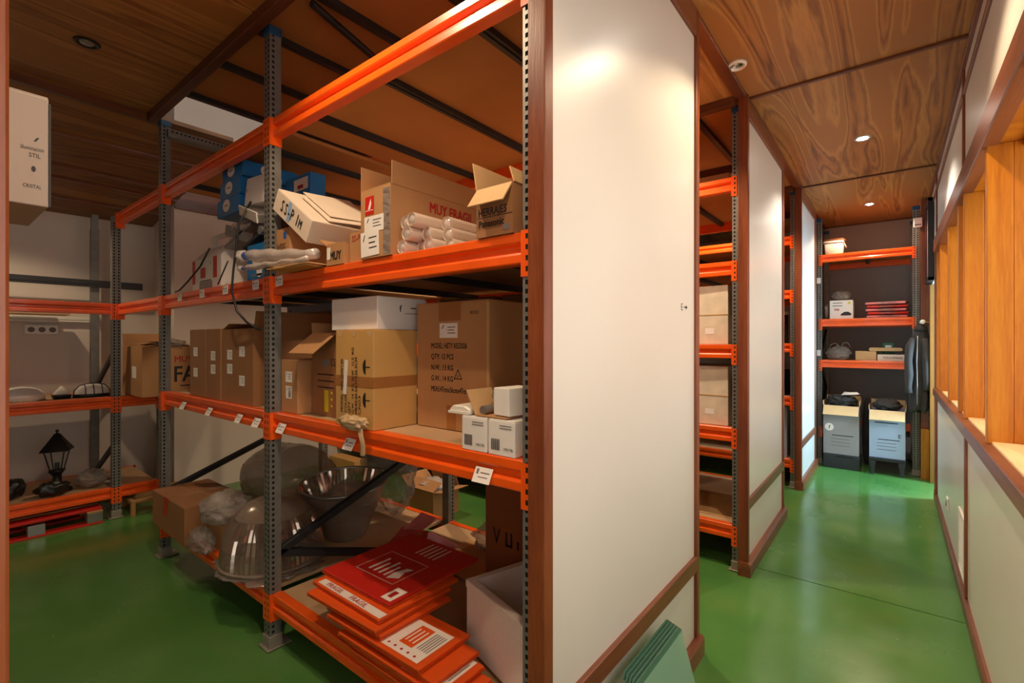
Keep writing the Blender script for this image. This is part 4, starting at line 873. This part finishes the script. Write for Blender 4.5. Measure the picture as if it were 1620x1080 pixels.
for y in (0.02, 0.985): part('tube_socket', B(-0.01, 0.02, y, y+0.015, -0.025, 0.002), 'plastic_white', t)
t = thing('socket_box', 'triple wall socket box below the batten lamp', 'socket', (-6.10, 0.65, 1.565))
part('backbox', B(0, 0.04, 0, 0.22, 0, 0.085), 'plastic_white', t, 0.006)
for k in range(3): part('outlet', MB().lathe([(0, 0), (0.022, 0), (0.024, 0.004), (0.018, 0.004), (0.017, 0.001), (0, 0.001)], 20, M=Euler((0, R(90), 0)).to_matrix(), c=(0.04, 0.04+0.07*k, 0.042)), 'ink_grey', t)
for k, (a, b) in enumerate(((0.02, 0.36), (0.42, 0.80))):
    c = carton('shallow_box', ('pale shallow box on the upper rear beam of the left rack, left one', 'pale shallow box on the upper rear beam of the left rack, right one')[k], (-5.78, a, 1.75), 0.16, b-a, 0.09, 'white_card', seam='none', cat='box')
part('shelf_board', B(0.0, 0.9, 0.55, 0.80, 1.735, 1.749), 'deck_board', rl)
# pallet under the left rack
t = thing('pallet', 'red edged pallet with pale stamped blocks under the left rack', 'pallet', (-5.14, -0.19, 0))
for k in range(5): part('top_board', B(-0.78+0.16*k, -0.66+0.16*k, 0, 1.20, 0.105, 0.125), 'red_card' if k == 4 else 'pallet_wood', t, 0.002)
for y in (0.02, 0.56, 1.10): part('cross_board', B(-0.78, 0.0, y, y+0.10, 0.09, 0.105), 'pallet_wood', t, 0.002)
for y in (0.02, 0.755, 1.10):
    for x in (-0.70, -0.36, -0.085): part('block', B(x, x+0.085, y, y+0.10, 0.014, 0.09), 'metal_grey' if x > -0.1 else 'pallet_wood', t, 0.003, label='pale stamped block' if x > -0.1 else None)
for x in (-0.70, -0.36, -0.09): part('bottom_board', B(x, x+0.10, 0, 1.20, 0, 0.014), 'red_card', t, 0.002)
t = thing('crate_skeleton', 'light wooden crate skeleton under the corner of the left rack', 'crate', (-5.10, 1.19, 0))
part('leg', B(-0.04, 0, 0, 0.03, 0, 0.115), 'pallet_wood', t, 0.002); part('leg', B(-0.04, 0, 0.42, 0.45, 0, 0.115), 'pallet_wood', t, 0.002); part('top_rail', B(-0.04, 0, 0, 0.45, 0.115, 0.132), 'pallet_wood', t, 0.002)
part('back_board', B(-0.40, -0.37, 0, 0.45, 0, 0.132), 'pallet_wood', t, 0.002); part('side_rail', B(-0.37, -0.04, 0, 0.03, 0.10, 0.13), 'pallet_wood', t, 0.002)

# ================================================================== NEAR RACK (beside the camera) AND ITS OVERHANGING BOX
r0 = thing('pallet_rack', 'racking of the nearest row, hidden at the left edge beyond the near post', 'rack', (0, -1.19, 0))
for x in (XB, XA): frame(r0, x, 1.235, 3.03)
for z in (1.154, 1.818, 2.59): beam(r0, XA+0.03, XB-0.03, z); beam(r0, XA+0.03, XB-0.03, z, 1.235, True); deck(r0, XA+0.03, XB-0.03, z, 1.235, 'deck_board', 2)
D_ = (0.30, 0.40, 0.262)
c = carton('white_carton', 'white printed carton jutting out high at the left edge of the picture', (-1.582, -0.19, 1.82), *D_, 'dull_card', seam='y', cat='carton')
poly(c, 'tick_mark', 'right', [(0.374, 0.150), (0.378, 0.150), (0.384, 0.160), (0.380, 0.160)], 'ink', D_); text(c, 'illuminacion', 0.014, 'right', 0.352, 0.128, 'ink', D_, sx=0.6); text(c, 'STIL', 0.014, 'right', 0.366, 0.112, 'ink', D_, sx=0.8)
poly(c, 'symbol', 'right', ellipse(0.374, 0.085, 0.004, 0.007, 10), 'ink', D_); text(c, 'CRISTAL', 0.012, 'right', 0.356, 0.040, 'ink', D_, sx=0.7)
part('open_edge', MB().box(-0.02, 0.0, 0.4005, 0.404, 0.002, 0.248), 'plastic_black', c)

# ================================================================== SECOND AND THIRD ROW GOODS
D_ = (0.42, 0.40, 0.40)
for k, z in enumerate((1.481, 0.931)):
    c = carton('grubby_box', ('upper of the two worn cream boxes in the second row', 'lower of the two worn cream boxes in the second row')[k], (-0.872, 3.43, z), *D_, 'grubby_card', rz=-2, seam='x', cat='box')
    part('lid_band', B(-0.42-0.003, 0.003, -0.003, 0.403, 0.20, 0.205), 'card_light', c)
    patch(c, 'label', 'front', 0.30, 0.09, 0.06, 0.04, 'paper', D_)
carton('flat_box', 'cream taped box high up in the second row under the ceiling deck', (-1.0, 3.95, 2.587), 0.36, 0.3, 0.22, 'card_light', tape='x', cat='box')
carton('flat_box', 'pale green box beside the cream taped box high in the second row', (-1.40, 3.95, 2.587), 0.12, 0.3, 0.2, 'bluegrey_card', cat='box')
tag(part('cardboard_sheet', B(-2.2, -0.86, 3.50, 3.95, 0.291, 0.296), 'card_light', None, 0.001), 'cardboard sheet lying on the bottom shelf of the second row', 'cardboard')
tag(part('dark_crate', MB().box(-0.9, 0, 0, 0.5, 0, 0.01).box(-0.9, 0, 0, 0.01, 0.01, 0.25).box(-0.9, 0, 0.49, 0.5, 0.01, 0.25).box(-0.9, -0.89, 0, 0.5, 0.01, 0.25).box(-0.01, 0, 0, 0.5, 0.01, 0.25), 'plastic_black', None, 0, loc=(-0.90, 5.78, 0.932)), 'stack of dark trays on a shelf of the third row', 'crate')
carton('blue_grey_box', 'pale blue box on the lowest shelf of the third row', (-0.872, 5.72, 0.291), 0.4, 0.4, 0.53, 'bluegrey_card', cat='box')
t = thing('fabric_roll', 'dark roll with a white end standing in the third row', 'roll', (-0.93, 5.80, 1.481))
part('roll', MB().tube((0, 0, 0), (0, 0, 0.30), 0.055, 18), 'plastic_black', t); part('white_end', MB().tube((0, 0, 0.30), (0, 0, 0.335), 0.06, 18), 'plastic_white', t)
for k, (x, z, w_, h_) in enumerate(((-2.7, 0.291, 0.6, 0.4), (-3.34, 0.291, 0.55, 0.35), (-2.75, 0.931, 0.5, 0.4))):
    carton('plain_carton', ('brown carton on the bottom shelf of the second row behind the small floor carton', 'brown carton deeper on the bottom shelf of the second row', 'brown carton on the second shelf of the second row')[k], (x, 3.46, z), w_, 0.5, h_, 'card_dark')

# ================================================================== CORRIDOR END GOODS
t = thing('plastic_tub', 'white plastic tub with a lid on the top shelf at the corridor end', 'tub', (-0.585, 7.22, 2.566))
part('tub_body', MB().lathe([(0, 0), (0.125, 0), (0.14, 0.15), (0, 0.15)], 4), 'plastic_white', t, 0.012, rot=(0, 0, R(45)), seg=2); part('lid', MB().lathe([(0, 0.15), (0.15, 0.15), (0.152, 0.17), (0.14, 0.18), (0, 0.18)], 4), 'plastic_white', t, 0.006, rot=(0, 0, R(45)))
part('handle', MB().path([(0.11, -0.05, 0.14), (0.125, -0.03, 0.10), (0.125, 0.03, 0.10), (0.11, 0.05, 0.14)], 0.005, 6), 'plastic_white', t)
tag(part('folder', MB().box(-0.12, 0.12, -0.06, 0.06, 0, 0.012).box(-0.10, 0.10, -0.05, 0.05, 0.012, 0.03), 'card_red', None, 0.003, loc=(-0.585, 7.22, 2.748)), 'brown folder lying on the white tub', 'folder')
D_ = (0.235, 0.25, 0.225)
c = carton('printed_box', 'white box printed with a small dark car on the second shelf at the corridor end', (-0.385, 7.09, 1.776), *D_, 'white_card', cat='box', seam='x')
text(c, 'P00', 0.035, 'front', 0.045, 0.10, 'ink_red', D_, bold=0.03); poly(c, 'car_print', 'front', [(0.11, 0.04), (0.215, 0.04), (0.22, 0.06), (0.19, 0.085), (0.15, 0.085), (0.115, 0.06)], 'ink', D_); poly(c, 'yellow_mark', 'front', rect(0.185, 0.21, 0.18, 0.205), 'ink_yellow', D_)
for k in range(2): poly(c, 'print_line', 'front', rect(0.03, 0.13, 0.19-0.035*k, 0.20-0.035*k), 'ink_grey', D_)
blob('plastic_bag', 'clear bag bundle on top of the white car box', 'bag', (-0.51, 7.22, 2.066), (0.10, 0.10, 0.065), 'bubble', 31, 0.25, 3, 4, flat=0.98)
blob('plastic_bag', 'clear bag squeezed between the left post and the white car box', 'bag', (-0.655, 7.18, 1.87), (0.03, 0.08, 0.095), 'bubble', 32, 0.25, 3, 4, flat=0.97)
for k in range(5):
    lb = ['lowest', 'second from the bottom', 'middle', 'second from the top', 'topmost'][k]
    o = thing('bagged_garment', lb+' of the red and white garments bagged flat on the second shelf', 'garment', (-0.07+0.012*(k % 2), 7.2, 1.777+0.039*k), R(3-2*k), 'bagged garments at the corridor end')
    part('cloth', B(-0.19, 0.19, -0.11, 0.11, 0.003, 0.030), 'pink_fabric' if k % 2 == 0 else 'red_card', o, 0.012, seg=2)
    blob('bag', None, None, (0, 0, 0.0185), (0.21, 0.125, 0.018), 'bag', 40+k, 0.2, 4, 4, o)
blob('plastic_bag', 'clear carrier bag with handles on the third shelf at the corridor end', 'bag', (-0.53, 7.17, 1.352), (0.125, 0.09, 0.085), 'bubble', 33, 0.3, 3, 5, flat=0.85)
hb = bpy.data.objects['plastic_bag.007']; hb.location = (-0.53, 7.17, 1.352)
part('handle', MB().path([(-0.60, 7.12, 1.40), (-0.58, 7.10, 1.47), (-0.53, 7.10, 1.49), (-0.49, 7.11, 1.45)], 0.005, 6).path([(-0.48, 7.12, 1.42), (-0.45, 7.10, 1.49), (-0.41, 7.10, 1.50), (-0.38, 7.12, 1.44)], 0.005, 6), 'bag', hb, loc=(0.53-0.03, -7.17, -1.362))
carton('flat_box', 'flat tan box in the middle of the third shelf at the corridor end', (-0.16, 7.08, 1.276), 0.20, 0.25, 0.11, 'card_light', cat='box', seam='y')
D_ = (0.25, 0.2, 0.075)
c = carton('flat_box', 'white lettered flat box at the right of the third shelf at the corridor end', (0.10, 7.08, 1.276), *D_, 'cream_card', cat='box', seam='none'); text(c, 'TOUCHPANEL', 0.04, 'front', 0.05, 0.02, 'ink', D_, sx=0.72, bold=0.01)
tag(part('wooden_bar', MB().prism([(-0.155, 0.010), (-0.14, 0), (0.14, 0), (0.155, 0.010), (0.155, 0.030), (0.14, 0.04), (-0.14, 0.04), (-0.155, 0.03)], 'y', 0, 0.08), 'card_light', None, 0.002, loc=(-0.075, 7.085, 1.3875)), 'tan rounded bar lying across the flat boxes on the third shelf', 'bar')
c = thing('green_card', 'small green printed card box on the tan bar', 'box', (-0.05, 7.20, 1.355)); part('body', B(-0.055, 0.055, 0, 0.03, 0, 0.13), 'green_card', c, 0.002); part('print_patch', B(-0.03, 0.03, -0.001, 0, 0.07, 0.10), 'ink_white', c)
for k, (x, w_, z0, hh, m) in enumerate(((-0.315, 0.35, 0.165, 0.575, 'grey_card'), (0.10, 0.32, 0.19, 0.535, 'bluegrey_card'))):
    D_ = (w_, 0.30, hh)
    c = carton('archive_carton', ('left grey archive carton with tan flaps at the corridor end', 'right bluish archive carton with tan flaps at the corridor end')[k], (x, 6.86-0.03*k, z0), *D_, m, rz=-1.5, flaps={'front': (232, 0.13), 'right': (94, 0.07), 'left': (92, 0.05), 'back': (80, 0.1)}, inner='card_light')
    poly(c, 'print_bar', 'front', rect(w_*.25, w_*.85, hh*.38, hh*.395), 'ink', D_)
    for j in range(3): poly(c, 'print_line', 'front', rect(w_*.22, w_*.75, hh*(.31-.07*j), hh*(.322-.07*j)), 'ink_grey', D_)
    if k: text(c, 'E', 0.06, 'front', w_*.80, hh*.44, 'ink', D_); poly(c, 'print_line', 'front', rect(w_*.15, w_*.8, hh*.73, hh*.75), 'ink', D_)
    else: poly(c, 'round_emblem', 'front', ellipse(w_*.17, hh*.55, 0.045, 0.045), 'ink_white', D_); poly(c, 'emblem_mark', 'front', [(w_*.15, hh*.51), (w_*.17, hh*.51), (w_*.21, hh*.59), (w_*.17, hh*.58)], 'green_card', D_, 0.0016)
t = thing('dark_crate', 'dark grey crate under the left archive carton', 'crate', (-0.485, 6.84, 0)); part('body', B(-0.18, 0.18, 0, 0.33, 0, 0.16), 'dark_steel', t, 0.004); part('slot', B(-0.05, 0.12, -0.001, 0, 0.135, 0.15), 'black_hole', t)
t = thing('low_stand', 'black low stand with legs under the right archive carton', 'stand', (-0.06, 6.80, 0)); part('top', B(-0.165, 0.165, 0, 0.33, 0.155, 0.187), 'plastic_black', t, 0.003)
for x in (-0.16, 0.10):
    for y in (0.0, 0.27): part('leg', MB().prism([(x, 0.155), (x+0.06, 0.155), (x+0.045, 0), (x+0.02, 0)], 'y', y, y+0.05), 'dark_steel', t)
blob('dark_clothes', 'heap of dark clothes on the left archive carton', 'clothes', (-0.49, 7.01, 0.785), (0.14, 0.115, 0.075), 'cloth_black', 35, 0.4, 4, 4, flat=0.9)
tag(part('paper_sheet', MB().add([(-0.07, 0, 0), (0.08, -0.02, 0.015), (0.09, 0.12, 0.02), (-0.05, 0.14, 0.03)], [(0, 1, 2, 3)]).add([(-0.02, -0.03, 0.008), (0.11, 0.0, 0.02), (0.08, 0.05, 0.04), (-0.03, 0.06, 0.03)], [(0, 1, 2, 3)]), 'paper', None, loc=(-0.42, 6.93, 0.862)), 'crumpled white sheets on the dark clothes heap', 'paper')
blob('grey_cloth', 'grey folded cloth heaped on the right archive carton', 'clothes', (-0.055, 6.98, 0.775), (0.125, 0.115, 0.07), 'cloth_black', 36, 0.3, 3, 4, flat=0.9)
blob('black_sack', 'black sack between the two archive cartons', 'sack', (-0.262, 7.28, 0.40), (0.042, 0.10, 0.40), 'cloth_black', 37, 0.15, 3, 4, flat=0.98)
# coat on its hook
t = thing('coat', 'dark grey coat hanging on the right wall near the corridor end', 'coat', (0.222, 6.86, 0.74))
g = MB(); n = 36; prof = [(0.0, 0.03), (0.070, 0.0), (0.088, 0.04), (0.092, 0.16), (0.090, 0.30), (0.086, 0.45), (0.088, 0.58), (0.092, 0.68), (0.090, 0.76), (0.074, 0.83), (0.048, 0.88), (0.030, 0.92), (0.022, 0.955), (0.0, 0.957)]
vs = []; fs = []; m_ = len(prof)
for i in range(n):
    a = 2*math.pi*i/n
    for r_, z_ in prof:
        f_ = min(1.0, (0.96-z_)*2.2); k = 1+f_*(0.17*math.sin(6*a+z_*2.5)+0.08*math.sin(11*a-z_*4)+0.05*math.sin(23*z_+a*2))
        vs.append((r_*k*math.cos(a)*0.92+0.02*(z_-0.4), r_*k*math.sin(a)*0.78, z_+0.02*math.sin(3*a)*(z_ < 0.1)))
for i in range(n):
    j = (i+1) % n
    for q in range(m_-1): fs.append((i*m_+q, j*m_+q, j*m_+q+1, i*m_+q+1))
g.add(vs, fs, 0, True); part('coat_body', g, 'cloth_black', t)
part('sleeve', MB().path([(-0.055, -0.04, 0.79), (-0.085, -0.06, 0.70), (-0.098, -0.075, 0.55), (-0.092, -0.085, 0.40), (-0.098, -0.08, 0.26), (-0.092, -0.08, 0.20)], [0.030, 0.040, 0.036, 0.038, 0.030, 0.031], 14), 'cloth_black', t)
part('sleeve', MB().path([(0.04, -0.05, 0.79), (0.055, -0.07, 0.66), (0.05, -0.085, 0.50), (0.055, -0.085, 0.33), (0.05, -0.08, 0.24)], [0.028, 0.036, 0.033, 0.032, 0.028], 14), 'cloth_black', t)
part('collar', MB().lathe([(0.030, 0.90), (0.052, 0.87), (0.058, 0.90), (0.036, 0.94), (0.030, 0.90)], 18, c=(0.01, 0, 0)), 'cloth_black', t)
part('zip', MB().path([(-0.02, -0.075, 0.82), (-0.028, -0.092, 0.55), (-0.024, -0.095, 0.30), (-0.026, -0.09, 0.08)], 0.004, 6), 'metal_grey', t)
part('hanging_loop', MB().path([(0.02, 0, 0.95), (0.035, 0, 0.985), (0.055, 0, 0.975)], 0.004, 6), 'plastic_black', t)
t = thing('coat_hooks', 'row of pale ball coat hooks above the dark coat', 'hooks', (0.32, 6.87, 1.70)); part('rail', B(-0.02, 0, -0.075, 0.075, -0.03, 0.03), 'tan_wood', t, 0.003)
for y in (-0.055, 0.0, 0.055): part('hook', MB().tube((-0.02, y, 0), (-0.06, y, 0.01), 0.008, 8), 'tan_wood', t); part('knob', MB().lathe([(0, -0.025), (0.018, -0.018), (0.025, 0), (0.018, 0.018), (0, 0.025)], 14, c=(-0.075, y, 0.012)), 'plastic_white', t)
t = thing('picture', 'dark framed picture hanging on the right wall by the end shelf', 'picture', (0.319, 6.42, 2.12))
for a in ((-0.05, 0, 0, 0.50, 0, 0.035), (-0.05, 0, 0, 0.50, 0.80, 0.835), (-0.05, 0, 0, 0.035, 0, 0.835), (-0.05, 0, 0.465, 0.50, 0, 0.835)): part('frame_side', B(*a), 'plastic_black', t, 0.003)
part('print', B(-0.035, -0.012, 0.035, 0.465, 0.035, 0.80), 'pink_fabric', t)
part('corner_post', B(0.232, 0.30, 6.95, 6.995, 0, 3.06), 'trim_wood_z', wr, 0.003)
t = thing('siren_box', 'small white siren box high beside the end shelf', 'siren', (0.20, 6.95, 2.76)); part('housing', B(-0.03, 0.045, -0.05, 0, 0, 0.10), 'plastic_white', t, 0.008, seg=2); part('grille', B(-0.02, 0.035, -0.052, -0.05, 0.015, 0.03), 'ink_grey', t)
tag(part('leaning_board', MB().box(-0.02, 0.05, 0, 0.02, 0, 0.55, 0, Matrix.Rotation(R(3), 4, 'X')), 'pine_z', None, 0.002, loc=(0.25, 6.88, 0.0)), 'reddish board leaning at the right corner of the corridor end', 'board')

# ================================================================== FITTINGS
t = thing('wall_socket', 'small cream wall socket low on the right wall', 'socket', (0.32, 4.84, 0.29)); part('plate', B(-0.012, 0, -0.05, 0.05, -0.045, 0.045), 'plastic_white', t, 0.005, seg=2); part('outlet', MB().lathe([(0, 0), (0.02, 0), (0.022, 0.003), (0, 0.003)], 18, M=Euler((0, R(-90), 0)).to_matrix(), c=(-0.012, 0, 0)), 'ink_grey', t)
t = thing('vent_grille', 'white louvred vent grille low on the right wall', 'vent', (0.32, 3.72, 0.13))
for a in ((-0.012, 0, 0, 0.30, 0, 0.02), (-0.012, 0, 0, 0.30, 0.34, 0.36), (-0.012, 0, 0, 0.02, 0.02, 0.34), (-0.012, 0, 0.28, 0.30, 0.02, 0.34)): part('frame_side', B(*a), 'plastic_white', t, 0.002)
sl = MB().box(-0.009, 0.0, 0.02, 0.28, -0.007, -0.004, 0, Matrix.Rotation(R(30), 4, 'Y')).box(-0.002, 0, 0.02, 0.28, -0.012, 0.0).mesh('slat', 'plastic_white')
for k in range(15): link('slat', sl, t, (0, 0, 0.042+0.0205*k))
t = thing('smoke_detector_base', 'white round empty detector base on the corridor ceiling', 'detector', (-0.70, 2.94, 3.08))
part('ring', MB().lathe([(0.038, 0.0), (0.052, 0.0), (0.052, -0.012), (0.046, -0.018), (0.038, -0.016), (0.036, 0.0)], 32), 'plastic_white', t); part('plate', MB().lathe([(0, -0.003), (0.037, -0.003), (0.037, 0)], 24), 'metal_grey', t)
for k in range(3): a = R(30+120*k); part('terminal', MB().box(-0.008, 0.008, -0.005, 0.005, -0.012, -0.003, 0, Matrix.Translation((0.02*math.cos(a), 0.02*math.sin(a), 0))), 'plastic_white' if k else 'green_card', t)
for k in range(5):
    g = thing('glass_sheet', ['frontmost', 'second', 'middle', 'fourth', 'rearmost'][k]+' green glass sheet leaning against the big white panel', 'glass', (-0.50-0.013*k, 1.40+0.006*k, 0.0), 0, 'green glass sheets on the corridor floor', rot=(0, R(-16), 0))
    part('pane', MB().prism([(0, 0), (0.40, 0), (0.40, 0.44), (0.385, 0.455), (0.015, 0.455), (0, 0.44)], 'x', -0.006, 0), 'glass_green', g); part('edge', MB().prism([(0.0, 0.437), (0.40, 0.437), (0.40, 0.442), (0.385, 0.4555), (0.015, 0.4555), (0.0, 0.442)], 'x', -0.0062, 0.0002), 'glass_edge', g)

# ================================================================== CEILING SPOTS
def ceiling_spot(i, x, y, z, watts, col, cone):
    lab = {0: 'recessed ceiling spotlight above the camera', 1: 'lit ceiling spotlight over the corridor beside the big white panel', 2: 'bright lit ceiling spotlight in the middle of the corridor ceiling',
           3: 'small farther ceiling spotlight near the corridor end', 4: 'ceiling spotlight over the first aisle', 5: 'ceiling spotlight over the second aisle near the corridor', 6: 'ceiling spotlight over the third aisle',
           7: 'ceiling spotlight deep in the second aisle', 8: 'unlit black recessed downlight in the dark ceiling at upper left', 9: 'ceiling spotlight on the sloping planks above the left rack'}[i]
    t = thing('ceiling_spotlight', lab, 'light', (x, y, z), 0, 'ceiling spotlights')
    dark = i == 8
    part('trim_ring', MB().lathe([(0.036, 0.004), (0.036, -0.004), (0.052, -0.008), (0.058, 0.0)], 28), 'plastic_black' if dark else 'metal_grey', t)
    part('bulb', MB().lathe([(0.0, -0.012), (0.018, -0.011), (0.030, -0.006), (0.034, 0.001)], 20), 'metal_grey' if dark else ('lamp_dim' if watts < 10 else 'lamp_on'), t)
    if watts:
        l = bpy.data.lights.new('spot', 'SPOT'); l.energy = watts; l.color = col; l.spot_size = R(cone); l.spot_blend = 0.35 if cone > 100 else 0.12; l.shadow_soft_size = 0.03
        o = link('spot_beam', l, t, (0, 0, -0.03))
for i, s in enumerate(SPOTS): ceiling_spot(i, *s)
